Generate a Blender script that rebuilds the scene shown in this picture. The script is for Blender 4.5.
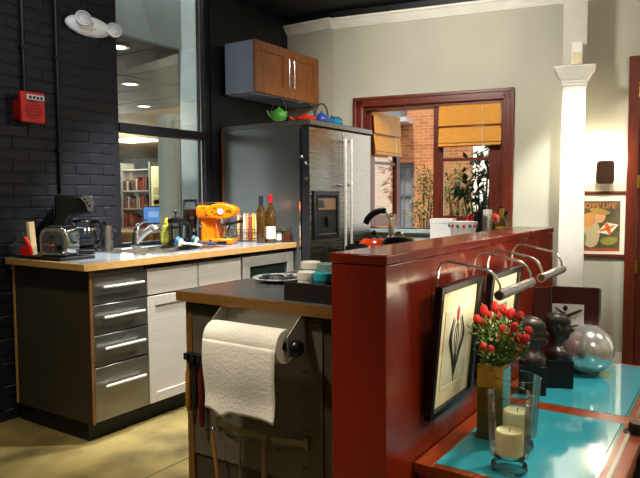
import bpy, bmesh, math, random
from math import sin, cos, pi, radians, sqrt, hypot, atan2
from mathutils import Vector, Matrix
random.seed(7)
for o in list(bpy.data.objects): bpy.data.objects.remove(o)
scene = bpy.context.scene
COL = scene.collection

# ------------------------------------------------------------------ camera
FPX = 628.5
YAW, PITCH, ROLL = radians(33.66), radians(-3.75), radians(-0.31)
CAM = Vector((0, 0, 1.264))
_f = Vector((-sin(YAW)*cos(PITCH), cos(YAW)*cos(PITCH), sin(PITCH)))
_r0 = Vector((cos(YAW), sin(YAW), 0)); _u0 = _r0.cross(_f)
_r = cos(ROLL)*_r0 + sin(ROLL)*_u0; _u = -sin(ROLL)*_r0 + cos(ROLL)*_u0
cd = bpy.data.cameras.new('camera'); cam = bpy.data.objects.new('camera', cd); COL.objects.link(cam)
cd.sensor_fit = 'HORIZONTAL'; cd.sensor_width = 36; cd.lens = FPX/640*36; cd.clip_start = .05; cd.clip_end = 200
m = Matrix((_r, _u, -_f)).transposed().to_4x4(); m.translation = CAM
cam.matrix_world = m
scene.camera = cam
def ray(x, y): return _f + _r*((x-320)/FPX) - _u*((y-239)/FPX)
def onz(x, y, z): d = ray(x, y); return CAM + d*((z-CAM.z)/d.z)
def onx(x, y, X): d = ray(x, y); return CAM + d*(X/d.x)
def ony(x, y, Y): d = ray(x, y); return CAM + d*(Y/d.y)

# ------------------------------------------------------------------ world, exposure
vs = scene.view_settings
vs.view_transform = 'Standard'; vs.look = 'None'; vs.gamma = 1.0; vs.exposure = 0.12; vs.use_curve_mapping = False
world = bpy.data.worlds.new('world'); scene.world = world; world.use_nodes = True
bgn = world.node_tree.nodes['Background']; bgn.inputs[0].default_value = (.93, .97, 1, 1); bgn.inputs[1].default_value = 2.2

# ------------------------------------------------------------------ lights
def lamp(name, kind, loc, target, power, color=(1, .86, .68), size=.05, angle=70, blend=.5):
    l = bpy.data.lights.new(name, kind); l.energy = power; l.color = color
    if kind == 'SPOT': l.spot_size = radians(angle); l.spot_blend = blend; l.shadow_soft_size = size
    elif kind == 'POINT': l.shadow_soft_size = size
    elif kind == 'AREA': l.size = size
    elif kind == 'SUN': l.angle = radians(size)
    o = bpy.data.objects.new(name, l); COL.objects.link(o); o.location = loc
    if target is not None: o.rotation_euler = (Vector(target)-Vector(loc)).to_track_quat('-Z', 'Y').to_euler()
    return o
WARM = (1, .88, .71); COOL = (.86, .93, 1.0); NEUT = (1, .95, .86)
lamp('sun', 'SUN', (0, -2, 14), (-1.0, 6, 0), 5.0, (1, .93, .8), 2)
lamp('sink_spotlight', 'SPOT', (-2.35, 2.75, 2.8), (-3.0, 2.95, .94), 480, (.95, .97, 1), .05, 62, .6)
lamp('counter_spotlight', 'SPOT', (-1.5, 2.9, 2.8), (-2.75, 2.8, .5), 300, NEUT, .06, 60, .7)
lamp('fridge_spotlight', 'SPOT', (-1.2, 3.9, 2.8), (-2.6, 4.2, 1.3), 55, NEUT, .06, 70, .7)
lamp('wall_spotlight', 'SPOT', (-1.6, 3.0, 2.8), (-1.85, 4.9, 1.8), 190, NEUT, .1, 110, 1)
lamp('column_spotlight', 'SPOT', (-.55, 3.7, 2.8), (-1.08, 5.0, 1.2), 260, (1, .96, .9), .05, 30, .6)
lamp('table_spotlight', 'SPOT', (-.2, 2.9, 2.8), (-.5, 2.6, .43), 135, (1, .93, .82), .05, 58, .7)
lamp('partition_spotlight', 'SPOT', (1.2, 2.2, 2.8), (-.84, 1.95, 1.0), 95, WARM, .06, 38, 1)  # fill spot added to brighten the partition's right face
lamp('island_spotlight', 'SPOT', (-1.85, .45, 2.8), (-1.5, 1.6, .7), 150, WARM, .1, 42, .8)
lamp('aisle_spotlight', 'SPOT', (-1.9, 1.2, 2.8), (-2.35, 1.9, 0), 110, (1, .9, .68), .08, 75, .8)
lamp('entry_spotlight', 'SPOT', (-2.2, 1.3, 2.8), (-3.45, 2.45, 2.2), 45, (.95, .97, 1), .06, 60, .9)
lamp('room_light', 'POINT', (1.2, .6, 2.5), None, 45, WARM, .25)  # ambient fill point added, no fixture belongs to it
lamp('hall_light', 'POINT', (.9, 3.6, 2.5), None, 50, WARM, .2)  # second ambient fill point, likewise added without a fixture

# ------------------------------------------------------------------ helpers
def lin(h):
    h = h.lstrip('#'); out = []
    for i in (0, 2, 4):
        c = int(h[i:i+2], 16)/255; out.append(c/12.92 if c <= .04045 else ((c+.055)/1.055)**2.4)
    return (*out, 1)
MATS = {}
def mat(name, col=None, rough=.5, metal=0, col2=None, scale=6, stretch=(1, 1, 1), bump=0, bscale=60, emit=0, ecol=None, coat=0, spec=.5, trans=0, ior=1.45, sss=0, ramp=(.3, .7), rvar=0, alpha=1, detail=4):
    if name in MATS: return MATS[name]
    M = bpy.data.materials.new(name); M.use_nodes = True; nt = M.node_tree; N = nt.nodes; L = nt.links
    b = N['Principled BSDF']; b.inputs['Roughness'].default_value = rough; b.inputs['Metallic'].default_value = metal
    b.inputs['Specular IOR Level'].default_value = spec; b.inputs['Coat Weight'].default_value = coat; b.inputs['Coat Roughness'].default_value = .08
    b.inputs['Transmission Weight'].default_value = trans; b.inputs['IOR'].default_value = ior
    c1 = lin(col); b.inputs['Base Color'].default_value = c1
    if sss: b.inputs['Subsurface Weight'].default_value = sss; b.inputs['Subsurface Radius'].default_value = (.02, .012, .006)
    tc = N.new('ShaderNodeTexCoord'); mp = N.new('ShaderNodeMapping'); mp.inputs['Scale'].default_value = stretch; L.new(tc.outputs['Object'], mp.inputs['Vector'])
    nz = N.new('ShaderNodeTexNoise'); nz.inputs['Scale'].default_value = scale; nz.inputs['Detail'].default_value = detail; L.new(mp.outputs['Vector'], nz.inputs['Vector'])
    if col2 is None: col2 = col; amt = .08
    else: amt = None
    rp = N.new('ShaderNodeValToRGB'); rp.color_ramp.elements[0].position = ramp[0]; rp.color_ramp.elements[1].position = ramp[1]
    if amt: rp.color_ramp.elements[0].color = tuple(max(0, v*(1-amt)) for v in c1[:3])+(1,); rp.color_ramp.elements[1].color = tuple(min(1, v*(1+amt)) for v in c1[:3])+(1,)
    else: rp.color_ramp.elements[0].color = c1; rp.color_ramp.elements[1].color = lin(col2)
    L.new(nz.outputs['Fac'], rp.inputs['Fac']); L.new(rp.outputs['Color'], b.inputs['Base Color'])
    if rvar:
        mr = N.new('ShaderNodeMapRange'); mr.inputs['To Min'].default_value = max(0, rough-rvar); mr.inputs['To Max'].default_value = rough+rvar
        L.new(nz.outputs['Fac'], mr.inputs['Value']); L.new(mr.outputs['Result'], b.inputs['Roughness'])
    if bump:
        n2 = N.new('ShaderNodeTexNoise'); n2.inputs['Scale'].default_value = bscale; n2.inputs['Detail'].default_value = 3; L.new(mp.outputs['Vector'], n2.inputs['Vector'])
        bp = N.new('ShaderNodeBump'); bp.inputs['Strength'].default_value = bump; bp.inputs['Distance'].default_value = .004
        L.new(n2.outputs['Fac'], bp.inputs['Height']); L.new(bp.outputs['Normal'], b.inputs['Normal'])
    if emit: b.inputs['Emission Color'].default_value = lin(ecol or col); b.inputs['Emission Strength'].default_value = emit
    MATS[name] = M; return M
def pane_mat(name, tint='ffffff', refl=1.0, ior=1.45, rough=0):
    M = bpy.data.materials.new(name); M.use_nodes = True; nt = M.node_tree; N = nt.nodes; L = nt.links
    N.remove(N['Principled BSDF']); out = N['Material Output']
    t = N.new('ShaderNodeBsdfTransparent'); t.inputs[0].default_value = lin(tint)
    g = N.new('ShaderNodeBsdfGlossy'); g.inputs['Roughness'].default_value = rough
    fr = N.new('ShaderNodeFresnel'); fr.inputs['IOR'].default_value = ior
    mu = N.new('ShaderNodeMath'); mu.operation = 'MULTIPLY'; mu.inputs[1].default_value = refl; L.new(fr.outputs[0], mu.inputs[0])
    mx = N.new('ShaderNodeMixShader'); L.new(mu.outputs[0], mx.inputs[0]); L.new(t.outputs[0], mx.inputs[1]); L.new(g.outputs[0], mx.inputs[2]); L.new(mx.outputs[0], out.inputs['Surface'])
    MATS[name] = M; return M

class MB:
    def __init__(s): s.v = []; s.f = []
    def add(s, vs, fs):
        o = len(s.v); s.v += [tuple(p) for p in vs]; s.f += [[i+o for i in q] for q in fs]; return s
    def box(s, x0, x1, y0, y1, z0, z1):
        return s.add([(x0,y0,z0),(x1,y0,z0),(x1,y1,z0),(x0,y1,z0),(x0,y0,z1),(x1,y0,z1),(x1,y1,z1),(x0,y1,z1)],
                     [(0,3,2,1),(4,5,6,7),(0,1,5,4),(1,2,6,5),(2,3,7,6),(3,0,4,7)])
    def cbox(s, c, d): return s.box(c[0]-d[0]/2, c[0]+d[0]/2, c[1]-d[1]/2, c[1]+d[1]/2, c[2]-d[2]/2, c[2]+d[2]/2)
    def tube(s, pts, r, n=8, cap=True):
        pts = [Vector(p) for p in pts]; k = len(pts); rs = r if isinstance(r, (list, tuple)) else [r]*k
        t0 = (pts[1]-pts[0]).normalized(); a = t0.orthogonal().normalized(); vs = []
        for i in range(k):
            t = (pts[min(i+1, k-1)]-pts[max(i-1, 0)]).normalized()
            a = (a-t*a.dot(t)).normalized(); b = t.cross(a)
            for j in range(n):
                q = 2*pi*j/n; vs.append(pts[i]+(a*cos(q)+b*sin(q))*rs[i])
        fs = [(i*n+j, i*n+(j+1) % n, (i+1)*n+(j+1) % n, (i+1)*n+j) for i in range(k-1) for j in range(n)]
        if cap: fs += [tuple(reversed(range(n))), tuple((k-1)*n+j for j in range(n))]
        return s.add(vs, fs)
    def cyl(s, p0, p1, r0, r1=None, n=16): return s.tube([p0, p1], [r0, r0 if r1 is None else r1], n)
    def lathe(s, prof, n=24, c=(0,0,0)):
        vs = []; fs = []; idx = []
        for (r, z) in prof:
            if r < 1e-6: idx.append([len(vs)]); vs.append((c[0], c[1], c[2]+z))
            else:
                idx.append(list(range(len(vs), len(vs)+n))); vs += [(c[0]+r*cos(2*pi*j/n), c[1]+r*sin(2*pi*j/n), c[2]+z) for j in range(n)]
        for A, B in zip(idx, idx[1:]):
            for j in range(n):
                a0, a1 = A[j % len(A)], A[(j+1) % len(A)]; b0, b1 = B[j % len(B)], B[(j+1) % len(B)]
                q = []
                for w in (a0, a1, b1, b0):
                    if w not in q: q.append(w)
                if len(q) > 2: fs.append(q)
        return s.add(vs, fs)
    def ell(s, c, rx, ry, rz, n=16, k=10, rot=None):
        prof = [(sin(pi*i/k), -cos(pi*i/k)) for i in range(k+1)]; prof[0] = (0, -1); prof[-1] = (0, 1)
        t = MB().lathe(prof, n); vs = []
        for p in t.v:
            q = Vector((p[0]*rx, p[1]*ry, p[2]*rz))
            if rot is not None: q = rot @ q
            vs.append(q+Vector(c))
        return s.add(vs, t.f)
    def prism(s, poly, axis, a, b):
        n = len(poly)
        def P(u, v, w): return {'x': (w, u, v), 'y': (u, w, v), 'z': (u, v, w)}[axis]
        vs = [P(u, v, a) for u, v in poly]+[P(u, v, b) for u, v in poly]
        return s.add(vs, [tuple(reversed(range(n))), tuple(range(n, 2*n))]+[(i, (i+1) % n, n+(i+1) % n, n+i) for i in range(n)])
    def frame(s, a0, a1, z0, z1, w, n0, n1, axis='y'):
        # rectangular ring in the (a,z) plane, thickness n0..n1 along the other horizontal axis
        for (p0, p1, q0, q1) in ((a0, a0+w, z0, z1), (a1-w, a1, z0, z1), (a0+w, a1-w, z0, z0+w), (a0+w, a1-w, z1-w, z1)):
            if axis == 'y': s.box(n0, n1, p0, p1, q0, q1)
            else: s.box(p0, p1, n0, n1, q0, q1)
        return s
    def quad(s, *p): return s.add(p, [tuple(range(len(p)))])
    def build(s, name, M, parent=None, loc=(0,0,0), rotz=0, bevel=0, seg=2, smooth=40, rot=None, remesh=0):
        me = bpy.data.meshes.new(name); me.from_pydata(s.v, [], s.f); me.validate()
        bm = bmesh.new(); bm.from_mesh(me); bmesh.ops.recalc_face_normals(bm, faces=bm.faces); bm.to_mesh(me); bm.free()
        if smooth:
            for p in me.polygons: p.use_smooth = True
            me.set_sharp_from_angle(angle=radians(smooth))
        me.materials.append(M)
        o = bpy.data.objects.new(name, me); COL.objects.link(o); o.location = loc
        o.rotation_euler = rot if rot is not None else (0, 0, rotz)
        if parent: o.parent = parent
        if remesh:
            r = o.modifiers.new('remesh', 'REMESH'); r.mode = 'VOXEL'; r.voxel_size = remesh; r.use_smooth_shade = True
            sm = o.modifiers.new('smooth', 'SMOOTH'); sm.iterations = 3; sm.factor = .5
        if bevel:
            b = o.modifiers.new('bevel', 'BEVEL'); b.width = bevel; b.segments = seg; b.limit_method = 'ANGLE'; b.angle_limit = radians(40)
        return o
def tag(o, label, cat, group=None):
    o['label'] = label; o['category'] = cat
    if group: o['group'] = group
    return o
def thing(name, label, cat, loc=(0,0,0), rotz=0, group=None, rot=None):
    o = bpy.data.objects.new(name, None); COL.objects.link(o); o.location = loc; o.empty_display_size = .05
    o.rotation_euler = rot if rot is not None else (0, 0, rotz)
    return tag(o, label, cat, group)
def struct(o): o['kind'] = 'structure'; return o
def dupmesh(o, loc, parent=None, rotz=None, scale=None):
    c = o.copy(); COL.objects.link(c); c.location = loc
    if rotz is not None: c.rotation_euler = (0, 0, rotz)
    if scale is not None: c.scale = scale
    c.parent = parent; return c
def arc(c, r, a0, a1, n, plane='xz', ry=None):
    ry = r if ry is None else ry; out = []
    for i in range(n+1):
        a = a0+(a1-a0)*i/n; u, w = r*cos(a), ry*sin(a)
        out.append({'xz': (c[0]+u, c[1], c[2]+w), 'yz': (c[0], c[1]+u, c[2]+w), 'xy': (c[0]+u, c[1]+w, c[2])}[plane])
    return out
def smoothpath(pts, n=6):
    P = [Vector(p) for p in pts]; P = [P[0]*2-P[1]]+P+[P[-1]*2-P[-2]]; out = []
    for i in range(1, len(P)-2):
        p0, p1, p2, p3 = P[i-1:i+3]
        for k in range(n):
            t = k/n; out.append(.5*((2*p1)+(p2-p0)*t+(2*p0-5*p1+4*p2-p3)*t*t+(3*p1-p0-3*p2+p3)*t**3))
    out.append(P[-2]); return out
def text_mesh(body, size, M, parent, loc, rot, name='lettering', extrude=.0004):
    cu = bpy.data.curves.new(name, 'FONT'); cu.body = body; cu.size = size; cu.extrude = extrude; cu.align_x = 'CENTER'; cu.align_y = 'CENTER'
    t = bpy.data.objects.new(name, cu); COL.objects.link(t)
    me = bpy.data.meshes.new_from_object(t.evaluated_get(bpy.context.evaluated_depsgraph_get()))
    bpy.data.objects.remove(t); me.materials.clear(); me.materials.append(M)
    o = bpy.data.objects.new(name, me); COL.objects.link(o); o.parent = parent; o.location = loc; o.rotation_euler = rot; return o

# ------------------------------------------------------------------ materials
BLACKWALL = mat('black_painted_brick', '0b0e18', .5, bump=.5, bscale=40)
BLACKP = mat('black_paint', '0b0c12', .5, bump=.15)
CEILM = mat('dark_ceiling', '14151a', .7)
SAGE = mat('sage_plaster', 'b4b2a1', .75, col2='a8a695', scale=1.6, bump=.2, bscale=25)
CREAM = mat('cream_plaster', 'cfc7ab', .75, bump=.1)
WHITE = mat('white_gloss_paint', 'dcd9cf', .4, bump=.05)
REDW = mat('red_lacquer', '7f2410', .27, col2='701b0b', scale=2.5, coat=.35, bump=.06, bscale=14, rvar=.05)
STEEL = mat('brushed_steel', 'a5a198', .3, 1, scale=9, stretch=(1, 1, 60), rvar=.06)
STEELH = mat('brushed_steel_level', 'b0aca4', .27, 1, scale=9, stretch=(1, 1, 60), rvar=.05)
STEELV = mat('fridge_steel', '8f8a81', .28, 1, scale=5, stretch=(1, .6, 26), rvar=.09)
STEELD = mat('dark_steel', '6e6a62', .4, .7, scale=5, rvar=.06)
PANELD = mat('charcoal_panel', '696d6a', .24, .6, scale=4, rvar=.04)
CHROME = mat('chrome', 'e6e6e6', .13, 1)
BLACK = mat('black_plastic', '0c0c0e', .28)
BLACKM = mat('black_matte', '111113', .6)
LAMIN = mat('grey_laminate', '8a9094', .18, col2='7c8286', scale=60, bump=.02)
LAMIND = mat('slate_laminate', '565e62', .26, col2='4a5256', scale=60)
PLY = mat('plywood_edge', 'cfa669', .5, col2='a87d42', scale=6, stretch=(4, 4, 90))
PLYD = mat('oiled_ply_edge', '7b5526', .5, col2='5b3c18', scale=6, stretch=(4, 4, 90))
CHERRY = mat('cherry_wood', '98591f', .36, col2='6c3a14', scale=5, stretch=(14, 14, 1.2), bump=.03, coat=.2)
TABLEW = mat('table_wood', 'a5481a', .3, col2='7c3010', scale=5, stretch=(14, 1.2, 14), coat=.3)
MAHOG = mat('mahogany', '6b2814', .35, col2='4d1a0d', scale=5, stretch=(16, 16, 1.4), coat=.2)
CABIN = mat('cabinet_interior_blue', '8794a8', .6)
ORANGE = mat('orange_enamel', 'f57405', .22, coat=.5)
GLASS = pane_mat('window_glass', 'f4f8f6', .4)
CLEAR = pane_mat('clear_glass', 'f6faf9', .8)
GLASSX = mat('solid_glass', 'ffffff', .02, trans=1, ior=1.48)
CLEARF = pane_mat('foot_glass', 'f2f8f7', 1.3)
DARKGL = mat('dark_glass', '1c2826', .06, coat=.5)
TURQ = mat('turquoise_glass', '3cb2c4', .04, coat=1.0, scale=3, spec=.8)
GLEDGE = mat('glass_edge_green', '3d8f86', .1, coat=.5)
PAPER = mat('paper_towel', 'e6e2d6', .95, bump=.5, bscale=120)
CONC = mat('stained_concrete', '574d2c', .45, col2='9c8a54', scale=3.2, ramp=(.36, .62), bump=.15, bscale=30, detail=8, rvar=.12)
BAMBOO = mat('bamboo_slats', 'dd981a', .55, col2='b67410', scale=8, stretch=(2, 2, 60), bump=.4, bscale=12)
GOLD = mat('gold_leaf', 'c79a3c', .4, .5, col2='a87c28', scale=14)
OLIVE = mat('olive_glaze', '5a5626', .35, .3)
BRONZE = mat('dark_bronze', '34302e', .33, .6, col2='474240', scale=20)
SILVER = mat('mercury_glass', 'f0f0ec', .2, .65, col2='c4c5c0', scale=9, bump=.25, bscale=7)
REDF = mat('red_petals', 'b00f0a', .7, bump=.8, bscale=200)
LEAFG = mat('leaf_green', '5d7a2c', .5, col2='33501b', scale=30)
LEAFD = mat('dark_leaf', '2c4a2c', .45, col2='17301c', scale=8)
LEAFT = mat('tan_leaf', '66703a', .6, col2='8f7a48', scale=6)
WAX = mat('candle_wax', 'efe2ac', .5, sss=.3)
BRASS = mat('brass', 'c9a24a', .25, 1)

# ------------------------------------------------------------------ the setting
XW = -3.45                                # face of the black wall
TH = radians(11.6); K = Vector((-2.972, 4.667, 0))   # the back wall turns here
def onw(px, py, n=0):                     # pixel -> (s, z) on the back wall, n metres beyond its face
    nn = Vector((-sin(TH), cos(TH), 0)); d = ray(px, py); t = (nn.dot(K-CAM)+n)/nn.dot(d); p = CAM+d*t-K
    return p.x*cos(TH)+p.y*sin(TH), p.z+K.z
def W(s, n, z): return Vector((K.x+s*cos(TH)-n*sin(TH), K.y+s*sin(TH)+n*cos(TH), z))
ZC = 2.86
# floor: concrete slabs with recessed joints
floor = struct(MB().box(-3.45, 2.6, -2.6, 6.2, -.12, -.008).build('floor', BLACKM))
for i, (x0, x1) in enumerate(((-3.45, -2.2), (-2.2, -.4), (-.4, 1.1), (1.1, 2.6))):
    for j, (y0, y1) in enumerate(((-2.6, -.6), (-.6, 1.0), (1.0, 2.62), (2.62, 4.4), (4.4, 6.2))):
        MB().box(x0+.003, x1-.003, y0+.003, y1-.003, -.05, 0).build('concrete_slab', CONC, floor)
# ceiling: dark panels
ceiling = struct(MB().box(-3.45, 2.6, -2.6, 6.2, ZC+.012, ZC+.1).build('ceiling', BLACKM))
pan = MB().box(.006, 1.194, .006, .594, ZC, ZC+.012).build('ceiling_panel', CEILM, ceiling)
first = True
for i in range(5):
    for j in range(15):
        x, y = -3.45+1.2*i, -2.6+.58*j
        if first: pan.location = (x, y, 0); first = False
        else: dupmesh(pan, (x, y, 0), ceiling)
# left wall: black painted brick up to the window
wl = struct(MB().box(XW-.3, XW-.005, -2.6, 2.745, -.1, 3.0).build('wall_left', BLACKP))
PIT = .0677; BW = .205
def brick_mesh(wd): return MB().box(XW-.012, XW, 0, wd, 0, PIT-.007).build('brick', BLACKWALL, wl, bevel=.003, seg=1)
kinds = {}
zc = 0; row = 0
while zc+PIT < ZC:
    y1 = 2.745; first = True
    while y1 > 1.72:
        wd = BW*.5 if (first and row % 2) else BW
        first = False
        y0 = y1-wd
        if not (zc+PIT < .88 and y0 > 2.02):
            key = round(wd, 3)
            jit = random.uniform(-.0025, .0012)
            if key not in kinds: kinds[key] = brick_mesh(wd-.009); kinds[key].location = (jit, y0, zc)
            else: dupmesh(kinds[key], (jit, y0, zc), wl)
        y1 = y0
    zc += PIT; row += 1
struct(MB().box(XW-.3, XW, 3.66, 6.2, -.1, 3.0).box(XW-.3, XW, 2.745, 3.66, -.1, .94).build('wall_left_end', BLACKP))
# back wall stub and angled back wall with the window opening
struct(MB().box(XW, K.x+.02, K.y, K.y+.14, -.1, 2.9).build('wall_back_stub', SAGE))
S0, ZT = onw(353.75, 97.7); S1, _ = onw(514.6, 88.6); ZT = 2.112
SILL = 1.0
o0, o1, ot = S0+.085, S1-.085, ZT-.085
wb = MB()
for (a, b, c, d) in ((0, o0, -.1, 2.9), (o1, 4.6, -.1, 2.9), (o0, o1, -.1, SILL), (o0, o1, ot, 2.9)): wb.box(a, b, 0, .22, c, d)
struct(wb.build('wall_back', SAGE, loc=K, rotz=TH))
struct(MB().box(2.6, 2.75, -2.6, 6.2, -.1, 3).build('wall_right', CREAM))
struct(MB().box(-3.6, 2.75, -2.75, -2.6, -.1, 3).build('wall_front', CREAM))
# crown moulding
def crown(zb): return [(0, zb+.012), (-.01, zb+.012), (-.018, zb+.03), (-.04, zb+.052), (-.05, zb+.07), (-.062, zb+.074), (-.062, zb+.092), (0, zb+.092)]
zb = 2.70
struct(MB().prism([(K.y+n, z) for n, z in crown(zb+.01)], 'x', XW, K.x+.01).build('trim_1', WHITE))
struct(MB().prism(crown(zb), 'x', -.005, 4.6).build('trim_2', WHITE, loc=K, rotz=TH))
struct(MB().box(0, 4.6, -.004, .1, zb+.092, ZC+.05).build('wall_back_top', BLACKP, loc=K, rotz=TH))
struct(MB().box(XW, K.x, K.y-.004, K.y+.1, zb+.102, ZC+.05).build('wall_stub_top', BLACKP))
# soffit rows between crown and ceiling stay dark

# ---- low red partition
RX0, RX1, RY0, RY1, RZ = -1.026, -.838, 1.6, 3.55, 1.098
wp = struct(MB().box(RX0, RX1, RY0, RY1, 0, RZ-.03).build('wall_partition', REDW, bevel=.004))
MB().box(RX0-.004, RX1+.004, RY0-.004, 2.66, RZ-.03, RZ).build('cap_board', REDW, wp, bevel=.004)
MB().box(RX0-.004, RX1+.004, 2.662, RY1, RZ-.03, RZ).build('cap_board', REDW, wp, bevel=.004)

# ---- window in the black wall, looking into the library
w1 = struct(MB().box(XW-.1, XW-.02, 2.745, 2.79, .94, 2.86).box(XW-.1, XW-.012, 3.605, 3.66, .94, 2.86).box(XW-.1, XW-.005, 2.79, 3.605, 1.715, 1.775).box(XW-.1, XW-.02, 2.79, 3.605, .94, .962).build('window_1', BLACKP, bevel=.003))
MB().box(XW-.062, XW-.056, 2.79, 3.605, .962, 1.715).build('glass_pane', GLASS, w1)
MB().box(XW-.062, XW-.056, 2.79, 3.605, 1.775, 2.86).build('glass_pane', GLASS, w1)
MB().box(XW-.056, XW-.046, 3.595, 3.605, 1.775, 2.86).box(XW-.056, XW-.046, 3.595, 3.605, .962, 1.715).build('glazing_bead', STEEL, w1)

# ---- window in the back wall
def trimbar(mb, a0, a1, z0, z1):  # moulded casing, three steps
    w = .085
    for (t, i0, i1) in ((.022, 0, 1.0), (.03, .0, .3), (.027, .72, .95)):
        for (p0, p1, q0, q1) in ((a0+w*i0, a0+w*i1, z0, z1-w*i0), (a1-w*i1, a1-w*i0, z0, z1-w*i0), (a0+w*i0, a1-w*i0, z1-w*i1, z1-w*i0)):
            mb.box(p0, p1, -t, .002, q0, q1)
w2 = struct(MB().box(o0-.02, o0+.018, -.002, .16, SILL, ot+.02).box(o1-.018, o1+.02, -.002, .16, SILL, ot+.02).box(o0, o1, -.002, .16, ot-.02, ot+.02).build('window_2', MAHOG, loc=K, rotz=TH))
c = MB(); trimbar(c, S0, S1, SILL-.02, ZT); c.build('casing', MAHOG, w2, bevel=.003)
MB().box(S0-.03, S1+.03, -.09, .16, SILL-.03, SILL).build('window_sill', mat('pale_sill', 'a9c0c4', .3), w2, bevel=.004)
sm = onw(434, 160, .06)[0]
sw = (o1-.02)-sm
def sash(parent, s0, width, n0=.03, st=.085):
    z0, z1 = SILL+.01, ot-.025
    MB().box(s0, s0+st, n0, n0+.045, z0, z1).build('stile', MAHOG, parent, bevel=.003)
    MB().box(s0+width-st, s0+width, n0, n0+.045, z0, z1).build('stile', MAHOG, parent, bevel=.003)
    MB().box(s0+st, s0+width-st, n0, n0+.045, z0, z0+.1).build('rail', MAHOG, parent, bevel=.003)
    MB().box(s0+st, s0+width-st, n0, n0+.045, z1-.09, z1).build('rail', MAHOG, parent, bevel=.003)
    zm = 1.57
    MB().box(s0+st, s0+width-st, n0+.01, n0+.035, zm-.012, zm+.012).build('muntin', MAHOG, parent)
    MB().box(s0+st, s0+width-st, n0+.019, n0+.025, z0+.1, zm-.012).build('glass_pane', GLASS, parent)
    MB().box(s0+st, s0+width-st, n0+.019, n0+.025, zm+.012, z1-.09).build('glass_pane', GLASS, parent)
rs = thing('window_3', '', '', K, TH); del rs['label'], rs['category']; struct(rs)
sash(rs, sm, sw)
MB().tube([(o1-.045, .03, 1.02), (o1-.045, -.005, 1.02), (o1-.045, -.005, 1.12)], .008).build('latch', BRASS, rs)
hs = onw(371, 180, .05)[0]
ls = thing('window_4', '', '', W(hs, .05, 0), TH+radians(90)-TH); del ls['label'], ls['category']; struct(ls)
sash(ls, 0, .56, 0, .07)
# blinds
def blind(name, label, loc, rotz, width, zt, drop, folds, n):
    b = thing(name, label, 'blind', loc, rotz, 'bamboo window blinds')
    seg = drop/folds
    MB().box(0, width, n-.02, n, zt-.02, zt+.01).build('head_rail', BAMBOO, b)
    for i in range(folds):
        za, zb2 = zt-seg*i, zt-seg*(i+1); bulge = .012+.012*i
        mb = MB()
        mb.add([(0, n-.024, za), (width, n-.024, za), (width, n-.026-bulge, zb2), (0, n-.026-bulge, zb2), (0, n-.018, za), (width, n-.018, za), (width, n-.02-bulge, zb2), (0, n-.02-bulge, zb2)],
               [(0,1,2,3),(4,7,6,5),(0,4,5,1),(3,2,6,7),(0,3,7,4),(1,5,6,2)])
        mb.build('blind_panel', BAMBOO, b)
        MB().tube([(0, n-.03-bulge, zb2+.004), (width, n-.03-bulge, zb2+.004)], .004, 6).build('batten', MAHOG, b)
    MB().box(0, width, n-.05, n-.034, zt-drop+.03, zt-drop+.034).build('batten', MAHOG, b)
    MB().tube([(width*.72, n-.05, zt), (width*.72, n-.06, zt-drop)], .0015, 5).build('cord', WHITE, b)
    return b
bs0, bz0 = onw(439, 106.5); bs1, _ = onw(501.5, 103); _, bz1 = onw(439, 147)
blind('roman_blind', 'golden bamboo roman blind pulled half up on the closed window sash', W(bs0, 0, 0), TH, bs1-bs0, bz0-.005, bz0-bz1, 2, -.004+.03)
blind('roman_blind', 'golden bamboo roman blind on the open casement next to the steel fridge', W(hs, .05, 0), radians(90), .5, 1.99, .36, 2, -.004).location.z = 0

# ---- outside: brick building, its window, air unit, added backdrop wall, plants
def brick_material():
    M = bpy.data.materials.new('old_orange_brick'); M.use_nodes = True; nt = M.node_tree; N = nt.nodes; L = nt.links
    b = N['Principled BSDF']; b.inputs['Roughness'].default_value = .85
    tc = N.new('ShaderNodeTexCoord'); mp = N.new('ShaderNodeMapping'); mp.inputs['Rotation'].default_value = (radians(90), 0, 0); L.new(tc.outputs['Object'], mp.inputs['Vector'])
    br = N.new('ShaderNodeTexBrick'); br.inputs['Scale'].default_value = 1; br.inputs['Brick Width'].default_value = .16; br.inputs['Row Height'].default_value = .052; br.inputs['Mortar Size'].default_value = .004
    br.inputs['Color1'].default_value = lin('b5764a'); br.inputs['Color2'].default_value = lin('96592f'); br.inputs['Mortar'].default_value = lin('b09472')
    L.new(mp.outputs['Vector'], br.inputs['Vector']); L.new(br.outputs['Color'], b.inputs['Base Color'])
    bp = N.new('ShaderNodeBump'); bp.inputs['Strength'].default_value = .5; bp.inputs['Distance'].default_value = .01; L.new(br.outputs['Fac'], bp.inputs['Height']); bp.invert = True; L.new(bp.outputs['Normal'], b.inputs['Normal'])
    return M
OBR = brick_material(); NB = 5.0
eb = onw(468, 160, NB)[0]
bld = thing('brick_building', 'orange brick building outside the back window with a blue-grey window', 'building', W(0, NB, 0), TH)
f0, g1 = onw(396, 163, NB); f1, _ = onw(414, 163, NB)
wbk = MB()
for (a, b, c, d) in ((-1.25, f0, -.2, 7), (f1, eb, -.2, 7), (f0, f1, -.2, .3), (f0, f1, g1, 7)): wbk.box(a, b, 0, .3, c, d)
wbk.build('brick_wall', OBR, bld)
fr = MB().frame(f0, f1, .3, g1, .06, .05, .12, 'x').box((f0+f1)/2-.05, (f0+f1)/2-.02, .06, .11, .36, g1-.06).box(f0+.06, f1-.06, .06, .11, 1.28, 1.32).build('window', mat('blue_grey_paint', '5d6672', .5), bld)
MB().box(f0+.06, f1-.06, .09, .1, .36, g1-.06).build('glass_pane', mat('far_glass', '7c8288', .15, coat=.3), fr)
u0, uz0 = onw(385, 104, NB-.4); u1, uz1 = onw(407, 119, NB-.4)
au = thing('air_unit', 'grey ventilation box high on the outside brick wall', 'ventilation box', W(0, NB, 0), TH)
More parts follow.
